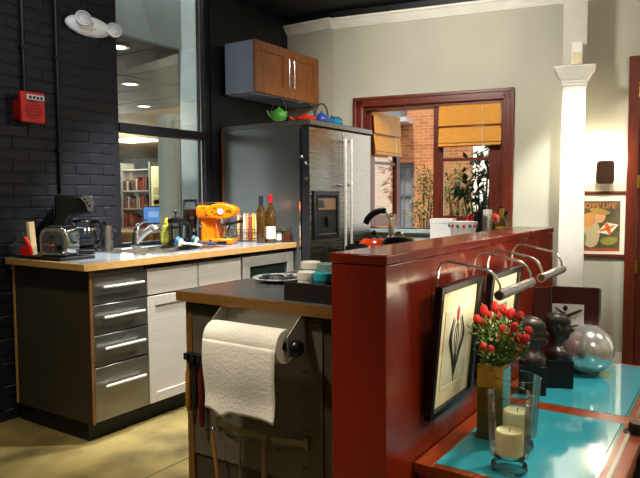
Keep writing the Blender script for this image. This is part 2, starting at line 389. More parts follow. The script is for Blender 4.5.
MB().box(u0, u1-.12, -.4, -.001, uz1+.03, uz0+.3).build('housing', mat('grey_metal', '6c7176', .5), au); MB().box(u0, u1, -.45, -.001, uz1-.04, uz1+.03).build('tray', mat('pale_metal', 'a7acad', .5), au)
tag(MB().box(-1.5, 9, 9.6, 9.75, -.2, 5).build('garden_wall', mat('white_render', 'f4f2ec', .8), loc=K, rotz=TH), 'white wall added behind the leafy tree outside as a bright backdrop', 'wall')  # wall added to give the bright white behind the tree
struct(MB().box(-1.2, 9, .22, 12, -.4, -.2).build('ground', mat('paving', '9b9384', .9), loc=K, rotz=TH))
def leafmesh(mb, c, ln, wd, d, up):
    d = d.normalized(); s = d.cross(up).normalized()*wd; c = Vector(c); e = d.cross(s).normalized()*ln*.12
    mb.add([c, c+d*ln*.4+s+e, c+d*ln, c+d*ln*.4-s+e, c+d*ln*.5], [(0, 1, 4), (1, 2, 4), (2, 3, 4), (3, 0, 4)])
def plant(name, label, base, h, blobs, nleaf, ln, M, cat='tree', trunk=.03):
    t = thing(name, label, cat, base)
    rnd = random.Random(len(name)+nleaf)
    tr = MB(); fo = MB()
    for (bx, by, bz, rr) in blobs: tr.tube(smoothpath([(0, 0, 0), (bx*.3, by*.3, bz*.5), (bx, by, bz)], 5), [trunk*(1-.8*i/10) for i in range(11)], 6)
    tr.build('trunk', mat('bark', '54402c', .9, bump=.5), t)
    for (bx, by, bz, rr) in blobs:
        for i in range(nleaf):
            v = Vector((rnd.gauss(0, 1), rnd.gauss(0, 1), rnd.gauss(0, 1))).normalized()*rr*rnd.random()**.4
            d = (v+Vector((rnd.uniform(-1, 1), rnd.uniform(-1, 1), rnd.uniform(-1.2, .2)))*rr*.8)
            leafmesh(fo, v+Vector((bx, by, bz)), ln*rnd.uniform(.7, 1.2), ln*.24, d, Vector((rnd.uniform(-.4, .4), rnd.uniform(-.4, .4), 1)))
    f = fo.build('foliage', M, t, smooth=0); f['kind'] = 'stuff'
    return t
def wpix(px, py, n): s, z = onw(px, py, n); return W(s, n, z)
def plant_at(name, label, px, n, dots, nleaf, ln, M, cat='tree', trunk=.03):
    b = wpix(px, 225, n); b.z = -.2; bl = []
    for (x, y, rr) in dots:
        p = wpix(x, y, n)-b; bl.append((p.x, p.y, p.z, rr))
    return plant(name, label, b, 2, bl, nleaf, ln, M, cat, trunk)
plant_at('garden_tree', 'dark leafy tree outside behind the closed window sash', 482, 1.5, [(478, 168, .16), (488, 160, .15), (470, 190, .13), (484, 186, .17), (489, 150, .15), (476, 200, .12), (491, 172, .14), (462, 186, .08)], 20, .12, LEAFD)
plant_at('climbing_shrub', 'tan-green shrub against the brick wall in the open window gap', 424, 3.6, [(424, 200, .22), (430, 185, .18), (419, 212, .2), (431, 212, .25), (424, 175, .12), (433, 196, .2)], 110, .065, LEAFT, 'shrub')
plant_at('garden_shrub', 'pale green shrub outside, left part of the closed sash', 455, 2.6, [(452, 205, .25), (458, 190, .2), (449, 187, .15), (463, 208, .2), (460, 175, .13), (453, 220, .25)], 90, .065, LEAFT, 'shrub')

# ------------------------------------------------------------------ library beyond the left window
LZ = 2.455; LX = XW-.34
GREYW = mat('library_grey_plaster', '9aa3a2', .8); TANC = mat('tan_ceiling', 'b39a6c', .8)  # far ceiling's yellow light is put into its tan colour
struct(MB().box(LX-.02, XW-.3, 2.0, 5.9, LZ, 3.0).box(LX, XW-.34, 3.65, 3.75, -.1, LZ).build('wall_library_near', GREYW))
struct(MB().box(XW-.33, XW-.1, 3.65, 3.75, -.1, 3.0).build('wall_library_reveal', mat('reveal_paint', 'a9b4b8', .7)))
struct(MB().box(-16, -5.2, -1, 14.2, -.1, 0).box(-5.2, LX, -1, 5.92, -.1, 0).build('floor_library', mat('library_carpet', '6d6558', .95)))
lc = struct(MB().box(-16, LX, -1, 5.9, LZ+.012, LZ+.2).build('ceiling_library', BLACKM))
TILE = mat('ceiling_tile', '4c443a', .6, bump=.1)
tl = None
for i in range(4):
    for j in range(6):
        x, y = LX-1.2*(i+1), 5.9-.6*(j+1)
        if y < 2.0: continue
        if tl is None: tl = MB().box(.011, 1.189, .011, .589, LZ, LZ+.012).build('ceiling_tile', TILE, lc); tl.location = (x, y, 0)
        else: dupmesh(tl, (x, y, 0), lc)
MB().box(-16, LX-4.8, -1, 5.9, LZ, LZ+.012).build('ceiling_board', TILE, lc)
struct(MB().box(-16, -5.2, 5.92, 14.2, LZ+.03, LZ+.2).build('ceiling_library_far', TANC))
struct(MB().box(-16, -5.2, 13.0, 13.2, 0, 3).box(-16.2, -16, -1, 14, 0, 3).build('wall_library_back', mat('library_blue_grey', 'a3a9aa', .8)))
struct(MB().box(-5.2, -5.1, 5.92, 14, -.2, 7).box(-5.2, LX+.1, 5.92, 6.02, -.2, 3).box(LX+.0, LX+.1, 4.85, 5.92, -.2, 3).build('wall_library_outer', OBR))
LAMPON = mat('lit_diffuser', 'ffffff', .4, emit=3.5, ecol='fff4dc')
for k, (px, py) in enumerate(((117.5, 47), (130.5, 84), (144, 106.3))):
    p = onz(px, py, LZ)
    d = thing('downlight', ('round recessed downlight closest to the emergency light', 'middle one of three round recessed library downlights', 'farthest round recessed downlight, just above the window bar')[k], 'ceiling light', (p.x, p.y, LZ), 0, 'recessed library downlights')
    rr = .085
    MB().lathe([(rr*.8, -.004), (rr*1.05, -.006), (rr*1.1, 0)], 24).build('ring', WHITE, d)
    MB().lathe([(0, -.003), (rr*.82, -.003)], 24).build('bulb', LAMPON, d)
    lamp('downlight_glow', 'SPOT', (p.x, p.y, LZ-.03), (p.x, p.y, 0), 40, (1, .93, .8), .05, 110, .7)
p = onz(134, 139.5, LZ+.03)
d = thing('fluorescent_panel', 'bright rectangular fluorescent panel in the library ceiling', 'ceiling light', (p.x, p.y, LZ+.029))
MB().frame(-.62, .62, -.45, .45, .03, -.02, 0, 'x').build('trim_ring', WHITE, d, rot=(0, 0, 0)).rotation_euler = (radians(90), 0, 0)
MB().box(-.6, .6, -.42, .42, -.012, -.002).build('diffuser', LAMPON, d)
for (x, y) in ((p.x, p.y), (-9.5, 7.6), (-6.5, 9.5), (-7.5, 4.5), (-5.3, 6.4)):
    lamp('library_light', 'POINT', (x, y, LZ-.35), None, 62, (1, .95, .84), .3)
# round column
p = onz(172, 118, LZ); cr = .21
col = struct(MB().lathe([(cr, 0), (cr, LZ+.1)], 32).build('wall_round_column', mat('column_grey', '8f9690', .7), loc=(p.x, p.y, 0)))
# bookshelf with books
BY = 8.0; bx0, bx1 = -10.75, ony(150, 190, BY).x
sh = thing('library_bookshelf', 'grey metal library bookshelf seen through the left window', 'bookshelf', (bx0, BY, 0))
bw = bx1-bx0; SHM = mat('shelf_grey', '8c8a80', .5)
zs = [ony(134, y, BY).z for y in (252, 227.5, 208, 190.3)]
for xx in (0, bw/2, bw-.03): MB().box(xx, xx+.03, 0, .3, 0, 1.95).build('upright', SHM, sh)
MB().box(.03, bw-.03, .28, .3, .1, 1.8).build('back_panel', SHM, sh)
BC = [mat('book_%s' % c, c, .6) for c in ('7a2418', '5c1c14', '24362e', '7d4a24', 'a39a84', '28344a', '8f3a28', '3a2e24', '4a2420', '64281e')]
rnd = random.Random(3)
for z in zs: MB().box(.031, bw-.031, .0, .279, z-.03, z).build('shelf', SHM, sh)
MB().box(0, bw, 0, .3, 1.8, 1.82).build('shelf', SHM, sh)
bmesh_cache = {}
BN = {'7a2418': 'brick red', '5c1c14': 'dark red', '24362e': 'dark green', '7d4a24': 'tan brown', 'a39a84': 'beige', '28344a': 'navy blue', '8f3a28': 'orange red', '3a2e24': 'dark brown', '4a2420': 'maroon', '64281e': 'reddish brown'}
x_vis = ony(114, 190, BY).x-bx0
for zi, z in enumerate(zs[1:]):
    x = max(.05, x_vis-.15)
    while x < bw-.1:
        wd = rnd.choice((.024, .03, .036, .05)); hh = rnd.choice((.18, .2, .22, .25)); M = rnd.choice(BC)
        if rnd.random() < .12: x += .07
        if bw/2-.005-wd < x < bw/2+.035: x = bw/2+.035
        if x+wd > bw-.04: break
        key = (wd, hh, M.name)
        bloc = (bx0+x, BY+.02, z)
        if key not in bmesh_cache:
            b = MB().box(0, wd-.004, 0, .2, 0, hh).build('book', M, loc=bloc, smooth=0); bmesh_cache[key] = b
        else: b = dupmesh(bmesh_cache[key], bloc)
        tag(b, BN[M.name[5:]]+' library book standing on the '+('lowest', 'middle', 'top')[zi]+' visible shelf row behind the left window', 'book', 'books on the library shelf')
        x += wd
# cream door panel beside the shelf
p0 = ony(150.5, 170, BY); p1 = ony(161, 170, BY)
dp = thing('cream_panel', 'tall cream notice panel beside the library bookshelf', 'panel', (p0.x+.01, BY, 0))
CRM = mat('cream_paint', 'e0d9a8', .6)
MB().box(0, p1.x-p0.x+.25, 0, .05, 0, 1.86).build('board', CRM, dp)
for yy in (190.5, 200, 203): 
    z = ony(155, yy, BY).z
    MB().box(.07, .2, -.008, 0, z-.08, z+.06).build('notice', mat('beige_notice', 'b5aa78', .7), dp)
# desk and monitor
DZ = .74; p = onz(140, 232, DZ); DESK = mat('desk_oak', 'b07c34', .45, col2='966325', scale=4, stretch=(1, 12, 12))
dk = thing('library_desk', 'oak desk under the computer monitor in the library', 'desk', (p.x, p.y, 0))
MB().box(-1.2, .4, -.1, .6, DZ-.04, DZ).build('desk_top', DESK, dk)
for (a, b) in ((-1.15, -.05), (-1.15, .5), (.3, -.05), (.3, .5)): MB().box(a, a+.05, b, b+.05, 0, DZ-.04).build('leg', DESK, dk)
MB().box(-1.1, .3, .5, .52, .3, DZ-.04).build('modesty_panel', DESK, dk)
mp_ = onz(149, 229, DZ)
mo = thing('computer_monitor', 'black computer monitor with a blue screen on the library desk', 'monitor', (mp_.x, mp_.y+.12, DZ), radians(28))
wpx = 15*.0098*1.02
MB().box(-.21, .21, 0, .03, .08, .4).build('bezel', BLACK, mo, bevel=.006)
sc = MB().box(-.185, .185, -.003, 0, .105, .375).build('screen', mat('blue_screen', '3f7fd0', .3, emit=.55, ecol='4f93e6'), mo)
MB().box(-.1, .08, -.005, -.003, .2, .3).build('window_on_screen', mat('screen_pale', '8fbdf0', .3, emit=.5), sc)
MB().cyl((0, .02, .012), (0, .02, .09), .02).build('stand', BLACK, mo); MB().lathe([(0, 0), (.11, 0), (.11, .012), (0, .015)], 20).build('base', BLACK, mo)

# ------------------------------------------------------------------ left wall fittings
a = onx(21, 107, XW+.1); b = onx(45, 107, XW+.1); za = onx(33, 122.5, XW+.1).z; zb_ = onx(33, 92, XW+.1).z
al = thing('fire_alarm', 'red fire alarm speaker box on the black brick wall', 'fire alarm', (XW, a.y, za))
RED = mat('alarm_red', 'c81408', .35, coat=.3); ww, hh = b.y-a.y, zb_-za
MB().box(0, .075, .012, ww-.03, .02, hh*.75).build('back_box', mat('alarm_red_dark', 'a01008', .5), al)
MB().box(.075, .1, 0, ww, 0, hh).build('cover', RED, al, bevel=.004)
gr = MB().cyl((.1, ww*.5, hh*.4), (.1015, ww*.5, hh*.4), ww*.36, n=24).build('speaker_grille', mat('grille_red', '9c0f06', .5), al)
for i in range(5):
    zz = hh*.4+(i-2)*ww*.12; hw = sqrt(max(0, (ww*.33)**2-((i-2)*ww*.12)**2))
    MB().box(.1015, .103, ww*.5-hw, ww*.5+hw, zz-.002, zz+.002).build('grille_bar', RED, gr)
st = MB().box(.1, .118, ww*.2, ww*.92, hh*.72, hh*.9).build('strobe_lens', mat('strobe', 'd8dadc', .1, coat=.5), al, bevel=.004)
for i in range(4): MB().box(.118, .1195, ww*(.27+.155*i), ww*(.37+.155*i), hh*.76, hh*.85).build('letter_block', BLACKM, st)
cy = onx(21.5, 50, XW).y
for y, z0, z1, lb in ((onx(22, 60, XW).y, zb_+.0, ZC, 'thin black conduit running from the red fire alarm up to the ceiling'), (onx(55.5, 60, XW).y, 1.3, ZC, 'thin black vertical conduit right of the red fire alarm')):
    cdt = thing('conduit', lb, 'conduit', (XW+.014, y, z0), group='black conduits on the brick wall')
    MB().cyl((0, 0, 0), (0, 0, z1-z0), .012, n=10).build('pipe', BLACKP, cdt)
    for zz in (.25, .8): MB().box(-.014, .014, -.02, .02, zz, zz+.02).build('strap', BLACKP, cdt)
c = onx(92, 25.5, XW+.05); el = thing('emergency_light', 'white oval emergency light with two lamp heads on the brick wall', 'emergency light', (XW, c.y, c.z))
EMW = mat('white_plastic', 'f2f6fa', .35)
MB().ell((.03, -.01, -.005), .055, .165, .062, 28, 14).build('housing', EMW, el)
for y, z in ((-.1, .012), (.125, -.012)):
    h = MB().lathe([(.016, -.03), (.04, -.022), (.048, 0), (.048, .012), (.042, .014)], 20).build('lamp_head', EMW, el, loc=(.1, y, z), rot=(radians(20), radians(75), 0))
    MB().ell((0, 0, .008), .041, .041, .016, 20, 8).build('lens', mat('lamp_lens', 'e4e8ec', .2, .3, bump=1, bscale=160), h)
    MB().cyl((.05, y, z), (.085, y, z), .014).build('swivel', EMW, el)
MB().ell((.083, .0, -.03), .004, .004, .004, 8, 6).build('indicator', BLACK, el)

# ------------------------------------------------------------------ left counter run
FX = -2.73; CT = .94
WHM = mat('satin_steel_front', 'c6c1b8', .38, .3, scale=6, stretch=(1, 1, 30), rvar=.05)
DRM = mat('steel_drawer_front', '8f8d88', .3, .9, scale=7, stretch=(1, 1, 50), rvar=.025)
SIDE = mat('dark_brown_end_panel', '4a4336', .45, .3)
yA, yB, yC, yD, yE = 1.985, 2.358, onx(198, 270, FX).y, 3.156, 3.735
def barhandle(par, x, y0, y1, z, r=.0075, off=.035):
    HM = mat('satin_handle', 'f0f0ee', .35, .5)
    h = MB().tube([(x+off, y0, z), (x+off, y1, z)], r, 10).build('handle', HM, par)
    MB().tube([(x, y0+.035, z), (x+off, y0+.035, z)], r*.8, 8).build('handle_post', CHROME, h); MB().tube([(x, y1-.035, z), (x+off, y1-.035, z)], r*.8, 8).build('handle_post', CHROME, h)
du = thing('drawer_cabinet', 'steel base cabinet with four bar-handled drawers at the counter end', 'cabinet', (0, 0, 0))
MB().box(XW+.02, FX-.022, yA+.02, yB-.002, .1, .9).build('body', STEELD, du)
MB().box(XW+.05, FX-.003, yA, yA+.018, .1, .9).build('end_panel', SIDE, du)
MB().box(FX-.003, FX+.001, yA, yA+.018, .1, .9).build('edge_band', PLYD, du); MB().box(XW+.03, XW+.05, yA-.002, yA+.018, .1, .9).build('edge_band', PLY, du)
MB().box(XW+.03, FX-.06, yA+.015, yB-.002, 0, .1).build('toe_kick', BLACKM, du)
for (z0, z1) in ((.727, .872), (.568, .717), (.401, .558), (.107, .391)):
    d = MB().box(FX-.02, FX, yA+.021, yB-.004, z0, z1).build('drawer', DRM, du, bevel=.0015, seg=1)
    barhandle(d, FX, yA+.06, yB-.05, (z0+z1)/2+.012 if z1 < .39 or z1 > .4 else (z0+z1)/2+.045)
def shaker(par, y0, y1, z0, z1, M, x=FX, w=.055, name='door', dx=.018):
    d = MB().box(x-dx, x, y0, y0+w, z0, z1).box(x-dx, x, y1-w, y1, z0, z1).box(x-dx, x, y0+w, y1-w, z0, z0+w).box(x-dx, x, y0+w, y1-w, z1-w, z1).build(name, M, par, bevel=.0015, seg=1)
    MB().box(x-dx, x-.009, y0+w, y1-w, z0+w, z1-w).build('door_panel', M, d)
    return d
for (ya, yb, lb) in ((yB, yC, 'pale steel sink cabinet next to the drawer cabinet'), (yC, yD, 'pale steel base cabinet next to the glass-fronted under-counter fridge')):
    u = thing('base_cabinet', lb, 'cabinet', (0, 0, 0), group='pale steel base cabinets')
    MB().box(XW+.02, FX-.022, ya+.002, yb-.002, .1, .68 if ya == yB else .7).build('body', STEELD, u)
    MB().box(XW+.03, FX-.06, ya, yb, 0, .1).build('toe_kick', BLACKM, u)
    MB().box(FX-.02, FX, ya+.004, yb-.004, .727, .872).build('drawer_front', WHM, u, bevel=.0015, seg=1)
    shaker(u, ya+.004, yb-.004, .107, .717, WHM)
uf = thing('undercounter_fridge', 'steel-framed under-counter fridge with dark glass door', 'fridge', (0, 0, 0))
MB().box(XW+.05, FX-.03, yD+.006, yE, .1, .885).build('body', BLACKM, uf); MB().box(XW+.05, FX-.07, yD, yE, 0, .1).build('toe_kick', BLACKM, uf)
d = MB().frame(yD+.008, yE-.008, .11, .872, .07, FX-.028, FX+.012).build('door', mat('fridge_door_steel', 'b4b0a8', .35, .5), uf, bevel=.003)
MB().box(FX-.02, FX-.004, yD+.07, yE-.07, .17, .81).build('glass_pane', DARKGL, d); 
# worktop with sink cut-out
sx0, sx1, sy0, sy1 = -3.27, -2.86, 2.46, 3.12
TX0, TX1, TY0, TY1 = XW+.045, -2.70, 1.94, 3.742
wt = thing('worktop', 'long grey worktop with pale plywood edge and sink along the black wall', 'worktop', (0, 0, 0))
m4 = MB()
for (x0, x1, y0, y1) in ((TX0, sx0, TY0, TY1), (sx1, TX1-.012, TY0+.012, TY1), (sx0, sx1, TY0+.012, sy0), (sx0, sx1, sy1, TY1)): m4.box(x0, x1, y0, y1, CT-.037, CT)
m4.build('laminate_top', LAMIN, wt)
MB().box(TX1-.012, TX1, TY0+.012, TY1, CT-.037, CT-.0005).build('front_edge', PLY, wt)
MB().box(TX0, TX1, TY0-.004, TY0+.012, CT-.037, CT-.0005).build('end_edge', PLY, wt, bevel=.003)
SINKM = mat('sink_steel', 'c9c8c4', .22, 1, scale=8)
sk = thing('kitchen_sink', 'stainless steel inset sink in the grey worktop', 'sink', (0, 0, 0))
MB().box(sx0-.03, sx0, sy0-.03, sy1+.03, CT, CT+.003).box(sx1, sx1+.03, sy0-.03, sy1+.03, CT, CT+.003).box(sx0, sx1, sy0-.03, sy0, CT, CT+.003).box(sx0, sx1, sy1, sy1+.03, CT, CT+.003).build('rim', SINKM, sk)
MB().quad((sx0, sy0, CT), (sx0, sy1, CT), (sx0+.03, sy1-.03, CT-.2), (sx0+.03, sy0+.03, CT-.2)).quad((sx1, sy0, CT), (sx1, sy1, CT), (sx1-.03, sy1-.03, CT-.2), (sx1-.03, sy0+.03, CT-.2)).quad((sx0, sy0, CT), (sx1, sy0, CT), (sx1-.03, sy0+.03, CT-.2), (sx0+.03, sy0+.03, CT-.2)).quad((sx0, sy1, CT), (sx1, sy1, CT), (sx1-.03, sy1-.03, CT-.2), (sx0+.03, sy1-.03, CT-.2)).quad((sx0+.03, sy0+.03, CT-.2), (sx1-.03, sy0+.03, CT-.2), (sx1-.03, sy1-.03, CT-.2), (sx0+.03, sy1-.03, CT-.2)).build('basin', SINKM, sk)
MB().lathe([(0, .002), (.03, .002), (.04, .0)], 16, ((sx0+sx1)/2, (sy0+sy1)/2, CT-.2)).build('drain', CHROME, sk)

def ct(px, X, z=CT): p = onx(px, 245, X); return Vector((X, p.y, z))
# tap
p = ct(136, -3.36); IR = Vector((cos(YAW), sin(YAW), 0))    # image-right direction on the floor plane
tp = thing('kitchen_tap', 'chrome single-lever kitchen tap rising behind the sink', 'tap', p, YAW)
MB().lathe([(0, 0), (.034, 0), (.034, .008), (.026, .014), (.024, .06), (.022, .1)], 20).build('body', CHROME, tp)
MB().tube(smoothpath([(.012, -.01, .03), (.06, -.03, .085), (.115, -.05, .125), (.14, -.06, .13), (.155, -.065, .115)], 5), [.013+.001*i if i < 12 else .022 for i in range(21)], 12).build('spout', mat('satin_chrome', 'e6e6e4', .3, .9), tp)
MB().ell((.01, 0, .115), .024, .024, .03, 14, 8).build('cartridge_cap', CHROME, tp)
MB().tube(smoothpath([(.005, 0, .13), (.03, -.01, .155), (.085, -.03, .185)], 5), [.012, .012, .011, .011, .01, .01, .009, .008, .008, .007, .007], 10).build('lever', CHROME, tp)

# tray, toaster, cutting board, red tool
p = ct(45, -3.12)
q0 = ct(50, -3.14)
ty = thing('serving_tray', 'flat black tray under the chrome toaster', 'tray', (-3.14, 2.07, CT), 0)
MB().box(-.2, .2, -.105, .085, 0, .008).build('tray_base', BLACKM, ty)
MB().box(-.2, .2, -.115, -.1, 0, .018).box(-.2, .2, .085, .1, 0, .018).box(-.215, -.2, -.115, .1, 0, .018).box(.2, .215, -.115, .1, 0, .018).build('tray_rim', BLACKM, ty, bevel=.003)
to = thing('toaster', 'chrome two-slot toaster on the black tray', 'toaster', (-3.06, 2.02, CT+.008), radians(38))
to.scale = (.92, .92, .92)
prof = [(-.075, .015), (-.082, .05), (-.082, .13), (-.07, .165), (-.045, .182), (.045, .182), (.07, .165), (.082, .13), (.082, .05), (.075, .015)]
MB().prism(prof, 'y', -.03, .2).build('shell', CHROME, to, bevel=.006)
MB().box(-.07, .07, -.025, .195, 0, .016).build('base', BLACK, to)
MB().prism([(-.06, .03), (-.062, .12), (-.05, .15), (-.03, .16), (-.004, .16), (-.004, .03)], 'y', -.037, -.03).prism([(.06, .03), (.062, .12), (.05, .15), (.03, .16), (.004, .16), (.004, .03)], 'y', -.037, -.03).build('end_plate', mat('grey_end_plate', '5f6468', .3, .7), to)
MB().box(-.045, -.015, .0, .18, .181, .184).box(.015, .045, .0, .18, .181, .184).build('slot', BLACKM, to)
MB().lathe([(0, 0), (.017, 0), (.015, .014), (0, .015)], 16).build('dial', BLACK, to, loc=(.04, -.037, .065), rot=(radians(90), 0, 0))
MB().tube(smoothpath([(-.052, -.039, .09), (-.035, -.039, .075), (-.03, -.039, .088), (-.015, -.039, .07), (-.01, -.039, .08), (.012, -.039, .068)], 4), .002, 6).build('red_script', RED, to)
for sx in (-.055, .055): MB().ell((sx, -.042, .03), .009, .009, .009, 10, 6).build('bolt', CHROME, to)
MB().box(-.012, .012, -.06, -.037, .125, .133).build('lever', BLACK, to)
bd = onx(36, 236, -3.36)
tag(MB().box(0, .02, -.02, .05, 0, .19).build('cutting_board', mat('beech_board', 'c8b282', .6), loc=(-3.31, 2.03, CT+.008), rot=(0, radians(-4), radians(35)), bevel=.004), 'pale wooden cutting board standing behind the chrome toaster', 'cutting board')
rt = thing('bottle_opener', 'small red-handled tool with a chrome lever beside the toaster', 'opener', (-3.28, 1.985, CT+.008), radians(30))
MB().box(-.03, .03, -.012, .012, 0, .055).build('body', RED, rt, bevel=.006)
MB().tube(smoothpath([(.03, 0, .01), (.02, 0, .06), (-.005, 0, .105)], 5), .012, 8).build('grip', RED, rt)
MB().tube(smoothpath([(-.005, 0, .105), (-.03, 0, .1), (-.075, -.01, .06)], 5), .008, 8).build('lever', CHROME, rt)
MB().tube(smoothpath([(-.005, 0, .105), (-.02, 0, .13), (-.06, 0, .15)], 5), .004, 6).build('spike', CHROME, rt)

# coffee maker
p = ct(78, -3.27)
cm = thing('coffee_maker', 'black drip coffee maker with glass carafe', 'coffee maker', p, YAW+radians(12))
MB().prism([(-.11, .0), (.1, .0), (.105, .03), (-.02, .035), (-.045, .07), (-.045, .2), (-.02, .225), (.1, .24), (.095, .3), (.06, .345), (-.11, .345)], 'y', -.085, .095).build('body', BLACK, cm, bevel=.012, seg=3)
MB().prism([(.05, .345), (.102, .342), (.1, .25), (.075, .255), (.06, .3), (.035, .33)], 'y', -.098, -.086).build('control_panel', mat('silver_panel', 'a5a8a8', .25, .9), cm, bevel=.002)
for i in range(3): MB().cyl((.085-.012*i, -.1, .285+.018*i), (.085-.012*i, -.098, .285+.018*i), .006, n=10).build('button', BLACK, cm)
MB().lathe([(0, .034), (.075, .034), (.075, .038), (0, .038)], 24, (.035, 0, 0)).build('hot_plate', BLACKM, cm)
cf = MB().lathe([(.05, .0), (.072, .015), (.08, .06), (.07, .115), (.052, .145), (.052, .155)], 28).build('carafe', CLEAR, cm, loc=(.035, -.02, .04))
MB().lathe([(0, .002), (.05, .002), (.072, .017), (.076, .03), (0, .03)], 24).build('coffee', mat('coffee_brown', '1a0d06', .1), cf)
MB().lathe([(.056, .148), (.06, .152), (.056, .16), (0, .168)], 24).build('lid', BLACK, cf)
MB().lathe([(.0735, .1), (.076, .1), (.073, .115), (.07, .115)], 28).build('band', CHROME, cf)
MB().tube(smoothpath([(.05, -.03, .15), (.1, -.055, .15), (.115, -.06, .1), (.1, -.05, .035), (.078, -.04, .03)], 5), .011, 8).build('carafe_handle', BLACK, cf)
# steel tumbler
p = ct(107, -3.27)
t = thing('travel_tumbler', 'small steel tumbler with black lid right of the coffee maker', 'tumbler', p)
MB().lathe([(0, 0), (.036, 0), (.036, .09), (.03, .16), (0, .16)], 20).build('cup', STEEL, t)
MB().lathe([(0, .185), (.026, .183), (.032, .16), (.0, .159)], 20).build('lid', BLACK, t); MB().tube(arc((.028, 0, .1), .03, -pi/2, pi/2, 8), .006, 8).build('handle', BLACK, t, rotz=YAW)
# soap bottle
p = ct(167, -3.33)
t = thing('soap_bottle', 'yellow-green washing-up soap bottle next to the french press', 'bottle', p)
MB().lathe([(0, 0), (.038, 0), (.04, .01), (.04, .105), (.03, .135), (.013, .145), (.013, .155), (0, .155)], 24).build('bottle', mat('yellow_green_soap', '9c9b32', .15, coat=.5), t)
MB().lathe([(.0406, .02), (.0406, .1)], 24).build('label', mat('lime_label', 'd6d84a', .5), t)
MB().lathe([(0, .154), (.016, .154), (.014, .17), (.008, .19), (0, .192)], 16).build('cap', mat('yellow_cap', 'd7c828', .4), t)
pr = MB()
for i, (z, w) in enumerate(((.085, .018), (.075, .012), (.062, .02), (.05, .014))):
    pr.box(.0408, .0414, -w*.7, w*.7, z, z+.004)
pr.build('print', mat('dark_print', '35401a', .5), t, rotz=-radians(60))
# french press
p = ct(176, -3.22)
t = thing('french_press', 'black-framed glass french press coffee jug', 'coffee press', p, YAW)
MB().lathe([(0, .012), (.046, .012), (.048, .02), (.048, .16)], 24).build('beaker', CLEAR, t)
for i in range(4):
    a = pi/4+i*pi/2; MB().box(-.006, .006, .048, .052, 0, .165).build('frame_strut', BLACK, t, rotz=a)
MB().lathe([(.049, .02), (.052, .02), (.052, .032), (.049, .032)], 24).lathe([(.049, .12), (.052, .12), (.052, .132), (.049, .132)], 24).build('frame_ring', BLACK, t)
MB().lathe([(0, .008), (.04, .008), (.044, 0), (.047, .008), (.047, .013), (0, .013)], 24).build('foot', BLACK, t)
MB().lathe([(.052, .158), (.056, .165), (.054, .185), (.03, .195), (0, .197)], 24).build('lid', BLACK, t)
MB().cyl((0, 0, .195), (0, 0, .225), .004).ell((0, 0, .232), .013, .013, .013, 12, 8).build('plunger_knob', BLACK, t)
MB().tube(smoothpath([(.05, 0, .15), (.085, 0, .15), (.095, 0, .1), (.085, 0, .05), (.05, 0, .04)], 5), .009, 8).build('handle', BLACK, t)
# brushes and scrubbers lying by the sink
def scrub(label, px, X, rz, headM, hM):
    p = ct(px, X); t = thing('dish_brush', label, 'brush', p+Vector((0, 0, .0)), rz, 'dish brushes beside the sink')
    MB().cyl((0, 0, .03), (-.025, 0, .042), .03, .034, 16).build('brush_head', headM, t)
    MB().cyl((.014, 0, .026), (0, 0, .03), .024, .03, 16).build('bristles', mat('cream_bristle', 'd9cf9c', .9), t)
    MB().tube(smoothpath([(.012, 0, .024), (.07, 0, .02), (.15, .01, .009)], 5), [.012]*3+[.008]*8, 8).build('handle', hM, t)
scrub('dish brush with blue head and pale handle beside the sink', 180, -3.13, YAW-.1, mat('brush_blue', '14597c', .5), mat('pale_handle', 'd4d4cc', .4))
scrub('dish brush with dark teal head and grey handle by the espresso machine', 196, -3.13, YAW-.15, mat('brush_teal', '124c4e', .5), mat('slate_handle', '3d3f52', .4))
p = ct(219, -3.02)
t = thing('coffee_tamper', 'black coffee tamper lying in front of the orange espresso machine', 'tamper', p, YAW)
MB().tube([(-.05, 0, .014), (.0, 0, .014), (.03, 0, .014), (.055, 0, .014)], [.007, .01, .012, .014], 10).build('handle', BLACK, t)
MB().lathe([(0, -.01), (.02, -.01), (.02, .004), (.008, .012)], 16).build('head', BLACKM, t, loc=(-.06, 0, .02), rot=(0, radians(90), 0))
# coffee grinder
p = ct(191, -3.26)
t = thing('coffee_grinder', 'black coffee grinder with a glass hopper of beans', 'coffee grinder', p, YAW)
MB().lathe([(0, 0), (.05, 0), (.05, .03), (.044, .06), (.042, .13), (.046, .17), (0, .17)], 24).build('body', BLACK, t)
hp = MB().lathe([(.047, .17), (.052, .18), (.052, .285), (.045, .3)], 24).build('hopper', CLEAR, t)
MB().lathe([(0, .171), (.045, .171), (.05, .18), (.05, .245), (.03, .25), (0, .252)], 24).build('beans', mat('coffee_beans', '3a1c10', .4, col2='64351d', scale=120, bump=1.5, bscale=150), hp)
MB().lathe([(.046, .3), (.05, .302), (.05, .318), (0, .322)], 24).build('lid', BLACK, t)
MB().lathe([(0, 0), (.014, 0), (.014, .008), (0, .01)], 14).build('dial', STEEL, t, loc=(.03, -.034, .1), rot=(radians(90), 0, radians(40)))
